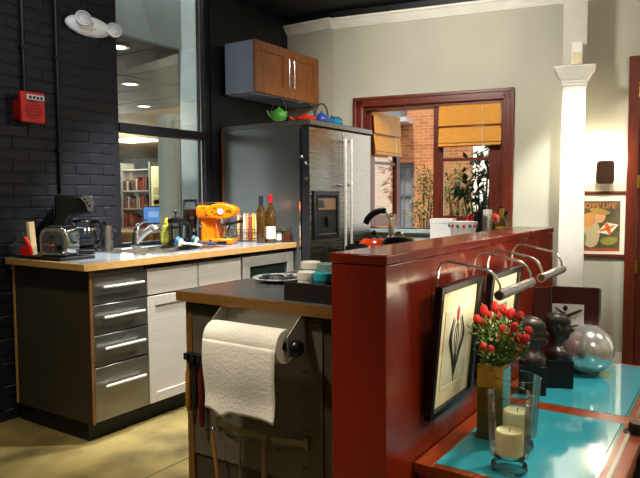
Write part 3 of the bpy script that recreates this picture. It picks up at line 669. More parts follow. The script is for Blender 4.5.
# espresso machine
p = ct(215, -3.12)
t = thing('espresso_machine', 'orange retro espresso machine on the worktop', 'espresso machine', p, YAW-radians(3))
t.scale = (.88, .88, .95)
MB().prism([(-.1, .0), (.02, .0), (.05, .03), (.045, .1), (.02, .2), (-.1, .2)], 'y', -.075, .09).build('column', ORANGE, t, bevel=.015, seg=3)
MB().box(-.135, .03, -.1, .1, .19, .29).build('boiler_housing', ORANGE, t, bevel=.03, seg=4)
hd = MB().tube([(0, -.118, 0), (0, -.108, 0), (0, .09, 0)], [.95, 1, 1], 28); hd.v = [(v[0]*.125, v[1], v[2]*.058) for v in hd.v]
hdo = hd.build('brew_head', ORANGE, t, loc=(.07, 0, .245), bevel=.006)
gg = MB().lathe([(0, 0), (.026, 0), (.026, .006), (0, .007)], 24).build('gauge', mat('gauge_face', 'd8dee6', .2, coat=.5), hdo, loc=(.005, -.118, .003), rot=(radians(90), 0, 0))
MB().lathe([(.024, .004), (.028, .004), (.028, .009), (.024, .009)], 24).build('bezel', CHROME, gg); MB().box(-.002, .002, -.004, .018, .007, .008).box(-.01, .01, -.008, -.005, .007, .008).build('needle', BLACK, gg)
for (x, z) in ((-.062, -.003), (-.04, .022), (-.04, -.022), (.055, -.002), (.072, .008), (.085, -.004)): MB().lathe([(0, 0), (.008, 0), (.007, .005), (0, .006)], 12).build('switch', BLACK, hdo, loc=(x, -.117, z), rot=(radians(90), 0, 0))
MB().tube([(-.12, -.085, .31), (.1, -.085, .31), (.1, .085, .31), (-.12, .085, .31), (-.12, -.085, .31)], .004, 6).build('cup_rail', CHROME, t)
for (x, y) in ((-.1, -.085), (.08, -.085), (.08, .085), (-.1, .085)): MB().cyl((x, y, .285), (x, y, .31), .003, n=6).build('rail_post', CHROME, t)
MB().lathe([(0, -.03), (.022, -.03), (.03, -.02), (.03, .012), (0, .012)], 20, (.065, -.03, .185)).build('group_head', CHROME, t)
pf = MB().lathe([(0, 0), (.02, 0), (.034, .01), (.034, .022), (0, .022)], 20).build('portafilter', CHROME, t, loc=(.075, -.03, .135))
MB().tube([(.03, -.01, .014), (.09, -.05, .022), (.175, -.105, .04)], [.008, .011, .013], 10).build('portafilter_handle', BLACK, pf)
MB().tube([(0, 0, 0), (0, -.01, -.02)], .006, 8).build('spout', CHROME, pf)
MB().tube(smoothpath([(.02, -.07, .17), (.035, -.085, .12), (.03, -.085, .06)], 5), .009, 8).build('steam_wand', mat('orange_grip', 'e05a08', .4), t)
MB().box(-.08, .17, -.12, .09, 0, .045).build('drip_tray', ORANGE, t, bevel=.014, seg=3)
MB().box(.03, .155, -.1, .075, .045, .049).build('drip_grate', STEEL, t)
MB().cyl((.07, -.1215, .024), (.07, -.12, .024), .009, n=16).build('emblem', CHROME, t)
MB().box(-.085, -.05, -.101, -.099, .27, .278).build('badge', CHROME, t)
MB().lathe([(0, 0), (.016, 0), (.016, .01), (0, .012)], 16).build('steam_knob', CHROME, t, loc=(-.095, -.075, .14), rot=(radians(90), 0, 0))
jp = p+Vector((cos(YAW)*.1+sin(YAW)*.055, sin(YAW)*.1-cos(YAW)*.055, .05))
t = thing('milk_jug', 'small steel milk jug on the espresso drip tray', 'jug', jp, YAW)
MB().lathe([(0, 0), (.032, 0), (.034, .02), (.026, .055), (.03, .078), (.028, .078), (.024, .055)], 20).build('body', CHROME, t)
MB().tube(smoothpath([(.028, 0, .07), (.052, 0, .065), (.05, 0, .03), (.032, 0, .022)], 4), .004, 6).build('handle', CHROME, t)
# wire rack with packets
p = ct(249.5, -3.06)
t = thing('wire_rack', 'black wire rack holding coloured packets left of the oil bottles', 'rack', p, YAW)
wr = MB()
for z in (.01, .05, .09): wr.tube([(-.09, -.05, z), (.09, -.05, z), (.09, .05, z), (-.09, .05, z), (-.09, -.05, z)], .0025, 6)
for i in range(7):
    x = -.09+.03*i; wr.tube([(x, -.05, .1), (x, -.05, .0), (x, .05, .0), (x, .05, .1)], .002, 6)
wr.build('wire_basket', BLACKM, t)
PK = ['c9a06a', '5a3a24', 'd9c9a8', 'b08a5a', 'a8352a', 'd8b83c', 'cdb795', '6b4a34']
for i, cc in enumerate(PK):
    pk = thing('tea_packet', ('tan packet at the left end of the wire rack', 'dark brown packet second from left in the wire rack', 'cream packet between brown and tan packets in the rack', 'tan packet left of the red one in the wire rack', 'red packet in the black wire rack', 'yellow packet right of the red one in the rack', 'pale beige packet second from right in the wire rack', 'dark brown packet at the right end of the rack')[i], 'packet', p+IR*(-.077+.022*i)+Vector((0, 0, .004)), YAW, 'packets in the wire rack')
    MB().prism([(-.009, 0), (.009, 0), (.009, .175), (.004, .205), (-.004, .205), (-.009, .175)], 'y', -.035, .035).build('bag', mat('packet_'+cc, cc, .5), pk)
    MB().box(-.0092, .0092, -.0358, .0352, .185+.0, .188).build('fold_strip', WHITE, pk)
# bottles and jars
def bottle(name, label, px, X, r, h, hn, M, capM, labM=None, lz=(.03, .1)):
    t = thing(name, label, 'bottle', ct(px, X))
    MB().lathe([(0, 0), (r*.95, 0), (r, .006), (r, h), (r*.8, h+.02), (r*.38, h+.05), (r*.36, h+hn), (0, h+hn)], 20).build('bottle', M, t)
    MB().lathe([(0, h+hn+.02), (r*.45, h+hn+.018), (r*.45, h+hn-.04), (r*.3, h+hn-.041)], 16).build('cap', capM, t)
    if labM: MB().lathe([(r*1.015, lz[0]), (r*1.015, lz[1])], 20).build('label', labM, t)
    return t
OIL = mat('amber_oil', '33220a', .06, coat=.8, col2='4a3210'); WL = mat('white_label', 'ddd6c6', .6)
bottle('oil_bottle', 'dark oil bottle with blue-black cap next to the packet rack', 261.5, -2.87, .036, .22, .1, OIL, mat('navy_cap', '141a30', .4))
bottle('oil_bottle', 'amber oil bottle with red cap and white label', 271, -2.82, .036, .22, .11, OIL, mat('red_cap', 'a01018', .4), WL, (.03, .12))
for (px, X, cc, lb) in ((279, -2.83, 'b9a88a', 'spice jar with white label left of the reddish spice jar'), (286.5, -2.755, '8a4a28', 'spice jar of reddish spice closest to the fridge side')):
    t = thing('spice_jar', lb, 'jar', ct(px, X), group='spice jars at the worktop end')
    g = MB().lathe([(0, 0), (.034, 0), (.036, .008), (.036, .075), (.03, .085)], 20).build('glass_body', CLEAR, t)
    MB().lathe([(0, .003), (.033, .003), (.034, .07), (0, .07)], 20).build('contents', mat('spice_'+cc, cc, .8), g)
    MB().lathe([(.033, .085), (.036, .086), (.036, .105), (0, .106)], 20).build('lid', STEEL, t)
MB().lathe([(.037, .015), (.037, .06)], 20).build('label', WL, bpy.data.objects['spice_jar'])

# ------------------------------------------------------------------ fridge
fy0, fy1, fx = 3.75, 4.655, -2.585
fg = thing('refrigerator', 'steel side-by-side refrigerator with ice dispenser', 'refrigerator', (0, 0, 0))
MB().box(-3.41, -2.665, fy0+.006, fy1, .02, 1.79).build('body', PANELD, fg)
MB().box(-3.41, -2.67, fy0, fy0+.006, .02, 1.79).build('side_panel', PANELD, fg)
MB().box(-3.43, -3.41, fy0-.002, fy0+.03, 0.02, 1.8).build('wood_strip', PLYD, fg)
MB().box(-2.672, -2.662, fy0-.006, fy0+.01, .02, 1.79).build('edge_trim', CHROME, fg)
MB().box(-3.42, fx+.012, fy0-.004, fy1+.01, 1.79, 1.826).build('top_cap', STEELD, fg, bevel=.003)
ym = onx(343, 180, fx).y
MB().box(-3.38, -2.68, fy0+.02, fy1-.02, 0, .02).build('plinth', BLACKM, fg)
DSIDE = mat('door_edge_dark', '23262a', .4)
for (a, b, nm) in ((fy0+.002, ym-.004, 'L'), (ym+.004, fy1, 'R')):
    d = MB().box(-2.655, fx-.004, a, b, .1, 1.778).build('door', DSIDE, fg)
    MB().box(fx-.004, fx, a+.001, b-.001, .1, 1.778).build('door_skin', STEELV, d, bevel=.002)
    hy = ym-.045 if nm == 'L' else ym+.045
    MB().tube([(fx+.05, hy, .5), (fx+.05, hy, 1.72)], .011, 12).build('handle', MATS['satin_handle'], d)
    for hz_ in (1.7, 1.36, .52): MB().cyl((fx, hy, hz_), (fx+.05, hy, hz_), .008, n=10).build('handle_mount', CHROME, d)
d0, d1 = onx(312.5, 215, fx).y, onx(338, 215, fx).y; dz1 = onx(325, 191, fx).z; dz0 = onx(325, 239, fx).z
dp = MB().frame(d0, d1, dz0, dz1, .035, fx, fx+.014).build('dispenser', BLACK, fg, bevel=.003)
MB().box(fx, fx+.006, d0+.035, d1-.035, dz0+.035, dz1-.035).build('recess', BLACKM, dp)
MB().box(fx+.006, fx+.016, d0+.05, d1-.06, dz1-.14, dz1-.055).build('control_panel', mat('copper_panel', '8a6a4c', .25, .9), dp); MB().box(fx+.016, fx+.018, d0+.06, d0+.13, dz1-.125, dz1-.07).build('display', BLACK, dp)
MB().box(fx+.006, fx+.03, d0+.06, d1-.07, dz0+.035, dz0+.042).build('drip_grille', STEEL, dp); MB().tube([(fx+.012, (d0+d1)/2, dz0+.17), (fx+.02, (d0+d1)/2, dz0+.09)], .012, 8).build('paddle', BLACK, dp)
for k, (px, py) in enumerate(((303, 157), (307, 163), (307, 178))):
    q = ony(px, py, fy0)
    mg = thing('fridge_magnet', ('chrome round magnet highest on the fridge door edge', 'chrome round magnet, middle of three on the door edge', 'chrome round magnet lowest on the fridge door edge')[k], 'magnet', (q.x, fy0-.005 if k == 0 else fy0+.002, q.z), 0, 'chrome magnets on the fridge', rot=(radians(90), 0, 0))
    MB().lathe([(0, 0), (.013, 0), (.013, .01), (.008, .014), (.011, .022), (.009, .026), (0, .027)], 16).build('knob', CHROME, mg)
# teapots on the fridge
FT = 1.826
def teapot(label, px, X, r, h, cc, rz, handle=.1, squat=1):
    p = onx(px, 121, X); t = thing('teapot', label, 'teapot', (X, p.y, FT), rz, 'cast iron teapots on the fridge')
    M = mat('enamel_'+cc, cc, .35, coat=.3, bump=.3, bscale=120)
    MB().lathe([(0, 0), (r*.6, 0), (r*.9, h*.25), (r, h*.48), (r*.85, h*.78), (r*.5, h*.95), (r*.45, h)], 28).build('body', M, t)
    l = MB().lathe([(r*.5, h*.96), (r*.4, h*1.06), (0, h*1.1)], 24).build('lid', M, t)
    MB().lathe([(0, h*1.08), (r*.12, h*1.09), (r*.16, h*1.24), (0, h*1.3)], 12).build('lid_knob', M, l)
    MB().tube(smoothpath([(-r*.8, 0, h*.35), (-r*1.15, 0, h*.55), (-r*1.4, 0, h*.92)], 4), [r*.22, r*.2, r*.18, r*.16, r*.14, r*.13, r*.12, r*.11, r*.1], 10).build('spout', M, t)
    MB().tube(arc((0, 0, h*.75), r*.85, 0, pi, 16, 'xz', handle), .006, 8).build('handle', BLACKM, t)
    for s in (-1, 1): MB().ell((s*r*.85, 0, h*.75), .01, .012, .014, 8, 6).build('handle_lug', M, t)
teapot('green cast iron teapot on the left of the fridge top', 279, -2.83, .062, .085, '4f9a3c', YAW, .1)
teapot('squat red cast iron teapot on the fridge', 305.5, -2.75, .085, .058, 'c02a18', YAW, .105)
teapot('blue cast iron teapot on the fridge corner', 321.5, -2.70, .058, .082, '1f3f86', YAW+pi, .1)
teapot('small teal cast iron teapot rightmost on the fridge', 335.5, -2.70, .06, .065, '14748e', YAW+.2, .03)
bp_ = onx(330, 115, -2.95)
bk = thing('wooden_bowl', 'orange-brown wooden bowl behind the blue teapot on the fridge', 'bowl', (-2.9, 4.28, FT))
MB().lathe([(0, 0), (.05, 0), (.09, .03), (.12, .075), (.125, .085), (.115, .085), (.08, .035), (0, .012)], 28).build('bowl', mat('bowl_wood', 'b0622a', .4), bk)
# wall cabinet above the fridge
wc = thing('wall_cabinet', 'cherry wood wall cabinet with two doors above the fridge', 'cabinet', (0, 0, 0))
cx, cy0, cy1, cz0, cz1 = -3.1, 3.778, 4.645, 2.08, 2.472
MB().box(XW, -3.405, cy0+.08, cy1-.05, cz0+.03, cz1-.03).build('mounting_cleat', BLACKM, wc); MB().box(-3.405, cx-.02, cy0+.004, cy1, cz0, cz1).build('body', CHERRY, wc); MB().box(-3.405, cx-.02, cy0-.001, cy0+.004, cz0, cz1).build('side_panel', CABIN, wc)
cm_ = (cy0+cy1)/2
for (a, b, hy) in ((cy0, cm_-.002, cm_-.035), (cm_+.002, cy1, cm_+.035)):
    d = shaker(wc, a, b, cz0, cz1, CHERRY, cx, .07, dx=.022)
    MB().tube([(cx+.03, hy, cz0+.08), (cx+.03, hy, cz1-.09)], .006, 10).cyl((cx, hy, cz0+.1), (cx+.03, hy, cz0+.1), .005, n=8).cyl((cx, hy, cz1-.11), (cx+.03, hy, cz1-.11), .005, n=8).build('handle', CHROME, d)
MB().box(-3.40, cx-.03, cy0+.02, cy1-.02, cz0-.008, cz0).build('underside', CABIN, wc)

# ------------------------------------------------------------------ kitchen island
IX0, IX1, IY0, IY1, IZ = -1.746, RX0-.006, 1.645, 3.35, .92
il = thing('kitchen_island', 'kitchen island with slate top, plywood edge and dark steel end', 'kitchen island', (0, 0, 0))
MB().box(IX0+.014, IX1, IY0+.014, IY1, IZ-.036, IZ).build('slate_top', LAMIND, il)
MB().box(IX0, IX1, IY0, IY0+.014, IZ-.037, IZ-.0005).box(IX0, IX0+.014, IY0+.014, IY1, IZ-.037, IZ-.0005).build('edge_band', PLYD, il)
MB().box(IX0+.035, IX1, IY0+.04, IY1-.03, .1, IZ-.037).build('body', mat('island_dark_body', '3a352b', .5), il)
MB().box(IX0+.02, IX0+.05, IY0+.03, IY0+.045, .06, IZ-.037).build('corner_post', PLYD, il)
MB().box(IX0+.08, IX1, IY0+.1, IY1-.05, 0, .1).build('toe_kick', BLACKM, il)
PNL = mat('dull_end_plate', '6b6456', .42, .35, scale=3, rvar=.06)
pY = IY0+.034
p0 = ony(191, 303, pY); p1 = ony(322, 318, pY)
pp = MB().box(p0.x, p1.x, pY, IY0+.04, .30, .868).build('end_plate', PNL, il, bevel=.001)
for (x, z) in ((p0.x+.02, .85), (p1.x-.02, .85), (p0.x+.02, .32), (p1.x-.02, .32)): MB().lathe([(0, 0), (.006, 0), (.005, .003), (0, .004)], 10).build('screw', STEEL, pp, loc=(x, pY, z), rot=(radians(90), 0, 0))
for i in range(7): MB().box(p1.x-.08, p1.x-.055, pY-.002, pY, .36+.066*i, .362+.066*i).build('slot', BLACKM, pp)
for i in range(4): MB().box(p0.x+.06+.11*i, p0.x+.085+.11*i, pY-.002, pY, .475, .477).box(p0.x+.06+.11*i, p0.x+.085+.11*i, pY-.002, pY, .4, .402).build('slot', BLACKM, pp)
# paper towel holder + roll
rY = pY-.085
ra = ony(214, 340, rY); rb = ony(286, 346, rY); rz = ony(250, 341, rY).z; rr = .055
hx0, hx1 = ra.x-.012, rb.x+.02
ph = thing('towel_holder', 'folded steel paper towel holder on the island end', 'holder', (0, pY, rz))
HST = mat('holder_steel', '98938a', .35, .5)
MB().box(hx0, hx1, -.004, 0, -.03, .115).build('back_plate', HST, ph)
MB().prism([(-.004, .115), (-.004, -.03), (-.1, -.02), (-.11, .03)], 'x', hx0-.003, hx0).build('side_plate', HST, ph)
MB().prism([(-.004, .115), (-.004, -.03), (-.1, -.03), (-.11, .035)], 'x', hx1, hx1+.003).build('side_plate', HST, ph)
MB().tube([(hx0, -.085, 0), (hx1+.02, -.085, 0)], .012, 12).build('rod', BLACK, ph)
MB().lathe([(0, -.012), (.018, -.012), (.027, 0), (.027, .014), (.02, .024), (0, .026)], 20).build('knob', BLACK, ph, loc=(hx1+.015, -.085, 0), rot=(0, radians(90), 0))
rl = thing('paper_towel_roll', 'white paper towel roll with a long sheet hanging down', 'paper towel', (0, rY, rz))
rp = MB(); n = 36
prof = []
vs = []
for x in (ra.x, rb.x):
    for r_ in (rr, .02):
        for j in range(n): vs.append((x, r_*cos(2*pi*j/n), r_*sin(2*pi*j/n)))
fs = []
for j in range(n):
    k = (j+1) % n
    fs += [(j, k, 2*n+k, 2*n+j), (n+j, 3*n+j, 3*n+k, n+k), (j, n+j, n+k, k), (2*n+j, 2*n+k, 3*n+k, 3*n+j)]
rp.add(vs, fs).build('roll', PAPER, rl)
zbm = ony(262, 421, rY-rr).z-rz
sheet = MB(); path = [(-rr-.001, 0)]
m_ = 22
for i in range(1, m_+1):
    t_ = i/m_; path.append((-rr-.002-.006*sin(t_*5)-(.03*max(0, t_-.75)**1.2), zbm*t_))
nx = 16; vs = []; fs = []
for i, (yy, zz) in enumerate(path):
    for j in range(nx+1):
        u = j/nx; t_ = i/m_; x = ra.x+(rb.x-ra.x)*(u*(1-.02*t_)+.012*t_)
        wob = .004*sin(u*7+t_*3)*t_
        cut = zz-(.022*t_**6*max(0, 1-abs(u-.25)*9))+.02*(u-.5)*0
        vs.append((x, yy+wob-.012*max(0, u-.85)*6*t_**2, cut))
for i in range(m_):
    for j in range(nx): a = i*(nx+1)+j; fs.append((a, a+1, a+nx+2, a+nx+1))
so = sheet.add(vs, fs).build('hanging_sheet', PAPER, rl, smooth=80); sl = so.modifiers.new('solid', 'SOLIDIFY'); sl.thickness = .0012
# utensil rail with hanging utensils
b0 = ony(213, 427, pY-.03); b1 = ony(303.5, 441, pY-.03)
rail = thing('utensil_rail', 'flat curved steel rail low on the island end', 'rail', (0, pY, 0))
bar = []
for i in range(13):
    u = i/12; bar.append((b0.x+(b1.x-b0.x)*u, -.012-.03*sin(pi*u), .448))
mb = MB()
for (x, y, z), (x2, y2, z2) in zip(bar, bar[1:]):
    mb.add([(x, y, z-.011), (x2, y2, z-.011), (x2, y2, z+.011), (x, y, z+.011), (x, y+.003, z-.011), (x2, y2+.003, z-.011), (x2, y2+.003, z+.011), (x, y+.003, z+.011)], [(0,1,2,3),(7,6,5,4),(0,4,5,1),(3,2,6,7),(0,3,7,4),(1,5,6,2)])
mb.build('bar', STEEL, rail); MB().box(b1.x-.01, b1.x+.004, -.012, 0, .43, .466).build('bracket', STEEL, rail); MB().box(b0.x-.004, b0.x+.01, -.012, 0, .43, .466).build('bracket', STEEL, rail)
WOODH = mat('utensil_wood', '8f5f30', .5)
for (px, pyt, dx, M, r_, lb, kind) in ((213, 432, .03, WOODH, .007, 'wooden-handled utensil hanging leftmost under the paper towel', 'spoon'), (240.5, 434, 0, STEEL, .0035, 'thin steel skewer-like utensil hanging from the curved rail', 'whisk'), (265, 440, 0, mat('tan_steel', '8d7a5e', .35, .8), .010, 'thick tan-steel-handled utensil hanging from the curved rail', 'ladle')):
    q = ony(px, pyt, pY-.05)
    u = thing('hanging_utensil', lb, 'utensil', (q.x, pY-.055, q.z), 0, 'utensils hanging on the island end')
    MB().tube(arc((0, .008, .01), .008, -pi*.5, pi*.9, 8, 'yz'), .0022, 6).build('hook', STEEL, u)
    MB().tube([(0, 0, .005), (dx*.1, 0, -.02), (dx, 0, -.2)], [r_*.6, r_, r_], 8).build('handle', M, u)
    MB().ell((dx*1.15, 0, -.24), .022, .006, .05, 12, 8).build('head', STEEL, u)
# knife rack at the left edge
q = ony(187, 356, pY-.02); q2 = ony(207, 358, pY-.02)
kr = thing('tool_holder', 'small black clip holder at the left of the island end', 'holder', (q.x, pY, q.z))
MB().box(-.008, q2.x-q.x, -.03, 0, -.012, .012).build('clip_bar', BLACK, kr)
for i in range(3): MB().box(.002+.033*i, .02+.033*i, -.04, -.03, -.008, .016).build('clip', BLACKM, kr)
for i, (M, ln, lb) in enumerate(((mat('amber_handle', '9a6a24', .4, bump=.5, bscale=60), .19, 'amber-handled brush hanging at the left edge of the island'), (mat('charcoal_handle', '1f1c1a', .4), .18, 'black-handled tool hanging between the amber and red ones'), (mat('maroon_handle', '5c1410', .4), .24, 'dark red-handled tool hanging beside the paper towel'))):
    x = q.x+.011+.033*i; u = thing('hanging_tool', lb, 'kitchen tool', (x, pY-.026, q.z-.014), 0, 'tools in the clip holder')
    MB().tube([(0, 0, 0), (0, 0, -.03), (0, 0, -.05), (0, 0, -ln+.02), (0, 0, -ln)], [.006, .007, .011, .012, .008], 10).build('grip', M, u)
    MB().cyl((0, 0, -.001), (0, 0, .0), .007, n=8).build('ferrule', STEEL, u)
# plate, tray with jars
p = onz(284, 281.5, IZ)
pl = thing('foil_plate', 'round plate with crumpled silvery foil on the island', 'plate', (p.x-.02, p.y, IZ))
MB().lathe([(0, 0), (.06, 0), (.1, .012), (.115, .018), (.112, .02), (.06, .006), (0, .005)], 32).build('plate', mat('patterned_china', 'd5dadd', .3, col2='7f93a5', scale=40, ramp=(.45, .6)), pl)
fo = MB(); rnd = random.Random(5); ring = []
nr, na = 5, 18; vs = [(0, 0, .015)]; fs = []
for i in range(1, nr+1):
    for j in range(na): vs.append((.018*i*cos(2*pi*j/na), .018*i*sin(2*pi*j/na), .009+rnd.uniform(0, .014)))
for j in range(na): fs.append((0, 1+j, 1+(j+1) % na))
for i in range(nr-1):
    for j in range(na): a = 1+i*na+j; b = 1+i*na+(j+1) % na; fs.append((a, b, b+na, a+na))
fo.add(vs, fs).build('foil', mat('foil', 'c8ccd0', .25, 1), pl, smooth=0)
tx0, ty0 = onz(284, 300, IZ).x, onz(284, 300, IZ).y
tr = thing('wooden_tray', 'dark wooden box tray holding jars on the island', 'tray', (tx0, ty0, IZ))
TW, TD, THh = IX1-tx0-.005, .27, .062; TRM = mat('dark_tray_wood', '1c1210', .5, bump=.2)
MB().box(0, TW, 0, TD, 0, .008).build('bottom', TRM, tr)
for (a, b, c, d) in ((0, TW, 0, .012), (0, TW, TD-.012, TD), (0, .012, .012, TD-.012), (TW-.012, TW, .012, TD-.012)): MB().box(a, b, c, d, .008, THh).build('side', TRM, tr, bevel=.001)
def jar(label, dx, dy, r, h, cm, cl, lh=.02):
    t = thing('small_jar', label, 'jar', (tx0+dx, ty0+dy, IZ+.008), group='jars in the dark tray')
    MB().lathe([(0, 0), (r*.95, 0), (r, .004), (r, h*.9), (r*.92, h), (0, h)], 22).build('pot', cm, t)
    MB().lathe([(r*.95, h*.93), (r*1.05, h*.94), (r*1.05, h+lh), (r*.9, h+lh+.003), (0, h+lh+.003)], 22).build('lid', cl, t)
TEAL = mat('teal_ceramic', '2aa4b4', .25, coat=.4); TEALD = mat('deep_teal', '15596b', .25, coat=.4); IVORY = mat('ivory_plastic', 'dcd8cc', .4); PALEG = mat('grey_green_lid', '6f8f8a', .4)
jar('white jar with white lid at the front left of the tray', .06, .05, .031, .066, IVORY, IVORY)
jar('dark teal jar with turquoise lid closest to the red wall', .127, .05, .031, .068, TEALD, TEAL, .018)
jar('turquoise jar with grey-green lid behind the dark teal one', .075, .15, .033, .085, TEAL, PALEG)
jq = onx(311, 270, -1.38)
jar('turquoise jar with white lid behind the dark tray', -1.38-tx0, jq.y-ty0, .036, .075, TEAL, IVORY)
bpy.data.objects['small_jar.003'].location.z = IZ

# kettle, pot and pan on the island
KX = -1.6; kp = onx(374, 235, KX)
kt = thing('stovetop_kettle', 'orange kettle with big arched black handle behind the red wall', 'kettle', (KX, kp.y, IZ), YAW)
KOR = mat('kettle_orange', 'e8430c', .2, coat=.5)
MB().lathe([(0, 0), (.09, 0), (.1, .015), (.1, .06), (.085, .1), (.06, .125), (.04, .13)], 28).build('body', KOR, kt)
MB().lathe([(.045, .128), (.03, .142), (0, .148)], 20).build('lid', BLACK, kt); MB().ell((0, 0, .158), .014, .014, .014, 10, 6).build('lid_knob', BLACK, kt)
MB().tube(smoothpath([(-.045, 0, .205), (-.03, 0, .235), (0, 0, .262), (.04, 0, .275), (.06, 0, .27)], 5), [.014]+[.017]*19+[.014], 12).build('handle', BLACK, kt)
MB().tube(smoothpath([(.06, 0, .272), (.082, 0, .23), (.085, 0, .16), (.075, 0, .11)], 5), .006, 8).build('handle_stem', CHROME, kt)
MB().tube([(.06, -.02, .08), (.09, -.045, .12), (.1, -.055, .14)], [.025, .018, .014], 10).build('spout', CHROME, kt)
MB().ell((.055, -.06, .1), .02, .02, .03, 10, 8).build('spout_cap', BLACK, kt)
sp = onx(399, 240, -1.36)
po = thing('stock_pot', 'black lidded pot right of the orange kettle', 'pot', (-1.36, sp.y, IZ), YAW)
MB().lathe([(0, 0), (.075, 0), (.08, .008), (.08, .12), (.084, .125)], 28).build('pot_body', BLACK, po)
ld = MB().lathe([(.085, .124), (.085, .132), (.06, .152), (0, .158)], 28).build('lid', BLACK, po); MB().tube(arc((0, 0, .156), .02, 0, pi, 8), .005, 8).build('lid_handle', CHROME, ld)
for s in (-1, 1): MB().tube(smoothpath([(s*.08, -.02, .105), (s*.105, -.01, .108), (s*.105, .01, .108), (s*.08, .02, .105)], 4), .005, 8).build('side_handle', CHROME, po)
gp = onx(394, 225, -1.72)
gd = thing('pepper_grinder', 'brass-topped steel grinder behind the black pot', 'grinder', (-1.66, onx(391, 225, -1.66).y, IZ))
MB().lathe([(0, 0), (.022, 0), (.022, .09), (.016, .13), (.019, .2), (.014, .23), (0, .232)], 18).build('body', CHROME, gd); MB().ell((0, 0, .243), .012, .012, .013, 12, 8).build('knob', BRASS, gd)
cpan = onx(357, 246, -1.5)
fp = thing('saucepan', 'black saucepan left of the orange kettle behind the red wall end', 'saucepan', (-1.5, cpan.y, IZ), YAW)
MB().lathe([(0, 0), (.05, 0), (.054, .008), (.054, .1), (.057, .105)], 26).build('pan_body', BLACKM, fp)
l_ = MB().lathe([(.057, .104), (.057, .11), (.04, .124), (0, .128)], 26).build('lid', BLACKM, fp); MB().ell((0, 0, .134), .012, .012, .009, 12, 8).build('lid_knob', BLACK, l_)
MB().tube([(-.054, 0, .09), (-.14, 0, .1)], [.008, .011], 8).build('handle', BLACK, fp)

# ------------------------------------------------------------------ back counter under the window and what stands on it
BZ = .93; bs, be = .62, 1.72
bc = thing('back_counter', 'pale back counter under the window behind the red wall', 'counter', K, TH)
MB().box(bs, be, -.62, -.005, BZ-.04, BZ).build('counter_top', mat('pale_counter', 'b8bab4', .35), bc)
MB().box(bs+.02, be-.02, -.58, -.005, .1, BZ-.04).build('body', STEELD, bc); MB().box(bs+.02, be-.02, -.53, -.005, 0, .1).build('toe_kick', BLACKM, bc)
def bk_(px, n): s = onw(px, 222, n)[0]; return W(s, n, BZ)
def bxw(name, label, cat, px, n, w, d, z0, z1, M, M2):
    t = thing(name, label, cat, bk_(px, n), TH)
    MB().box(-w/2, w/2, -d/2, d/2, z0, z1).build('box', M, t, bevel=.004); MB().box(-w/2-.003, w/2+.003, -d/2-.003, d/2+.003, z1-.03, z1+.003).build('lid', M2, t, bevel=.002); return t
WBX = mat('white_box', 'e8e8e6', .5)
bxw('storage_box', 'large white box on the back counter near the window gap', 'box', 443, -.3, .17, .16, 0, .165, WBX, WBX)
pb = thing('patterned_bowl', 'white bowl with red and blue pattern on the back counter', 'bowl', bk_(463, -.5), TH)
MB().lathe([(0, 0), (.04, 0), (.085, .06), (.105, .155), (.1, .155), (.08, .06), (0, .012)], 28).build('bowl', WBX, pb)
for j in range(14):
    a = 2*pi*j/14; MB().ell((.1*cos(a), .1*sin(a), .125), .012, .012, .012, 8, 6).build('painted_dot', mat('dot_red', 'b02020', .4) if j % 2 else mat('dot_blue', '34506e', .4), pb)
t = thing('red_mug', 'small red mug beside the black jug on the back counter', 'mug', bk_(470, -.16), TH)
MB().lathe([(0, 0), (.027, 0), (.029, .19), (.026, .19), (.024, .01), (0, .01)], 20).build('cup', mat('mug_red', 'd11c14', .35), t); MB().tube(arc((.028, 0, .12), .02, -pi/2, pi/2, 8), .004, 6).build('handle', MATS['mug_red'], t)
t = thing('black_jug', 'tall black jug left of the steel thermos flask', 'jug', bk_(479, -.28), TH)
MB().lathe([(0, 0), (.045, 0), (.045, .14), (.035, .2), (.04, .225), (.036, .225), (0, .2)], 22).build('body', BLACK, t); MB().tube(smoothpath([(-.04, 0, .2), (-.07, 0, .18), (-.065, 0, .08), (-.043, 0, .06)], 4), .006, 8).build('handle', BLACK, t)
t = thing('thermos_flask', 'brushed steel thermos flask with pale cap on the back counter', 'flask', bk_(487.5, -.43), TH)
MB().lathe([(0, 0), (.037, 0), (.037, .18), (.03, .2), (0, .2)], 22).build('body', STEEL, t); MB().lathe([(.031, .198), (.034, .205), (.033, .24), (0, .245)], 20).build('cap', IVORY, t)
MB().tube(smoothpath([(.035, 0, .19), (.06, 0, .17), (.058, 0, .09), (.037, 0, .07)], 4), .005, 8).build('handle', BLACK, t)
t = thing('tomato_pitcher', 'round orange-red ornament beside the clear oil bottle', 'ornament', bk_(494.5, -.26), TH)
MB().lathe([(0, 0), (.03, 0), (.026, .09), (.028, .13)], 20).build('stand', BLACKM, t)
MB().ell((0, 0, .168), .04, .04, .042, 18, 12).build('ball', mat('tomato_red', 'd93416', .25, coat=.4), t); MB().cyl((0, 0, .205), (.004, 0, .225), .004, n=6).build('stem', LEAFG, t)
t = thing('glass_oil_bottle', 'round clear bottle of golden oil by the window frame', 'bottle', bk_(501.5, -.4), TH)
MB().lathe([(0, 0), (.045, 0), (.055, .03), (.058, .09), (.045, .15), (.018, .19), (.015, .215)], 24).build('bottle', CLEAR, t)
MB().lathe([(0, .003), (.043, .003), (.053, .03), (.055, .09), (.05, .118), (0, .118)], 24).build('oil', mat('golden_oil', 'b89018', .1, coat=.5), t)
MB().lathe([(0, .18), (.016, .18), (.018, .2), (.018, .25), (0, .252)], 16).build('neck_wrap', mat('gold_foil', 'b09030', .35, .6), t); MB().lathe([(.0, .262), (.02, .26), (.02, .25), (0, .249)], 16).build('stopper', BLACK, t)
t = thing('dark_bottle', 'short dark bottle with black cap behind the golden oil', 'bottle', bk_(506, -.16), TH)
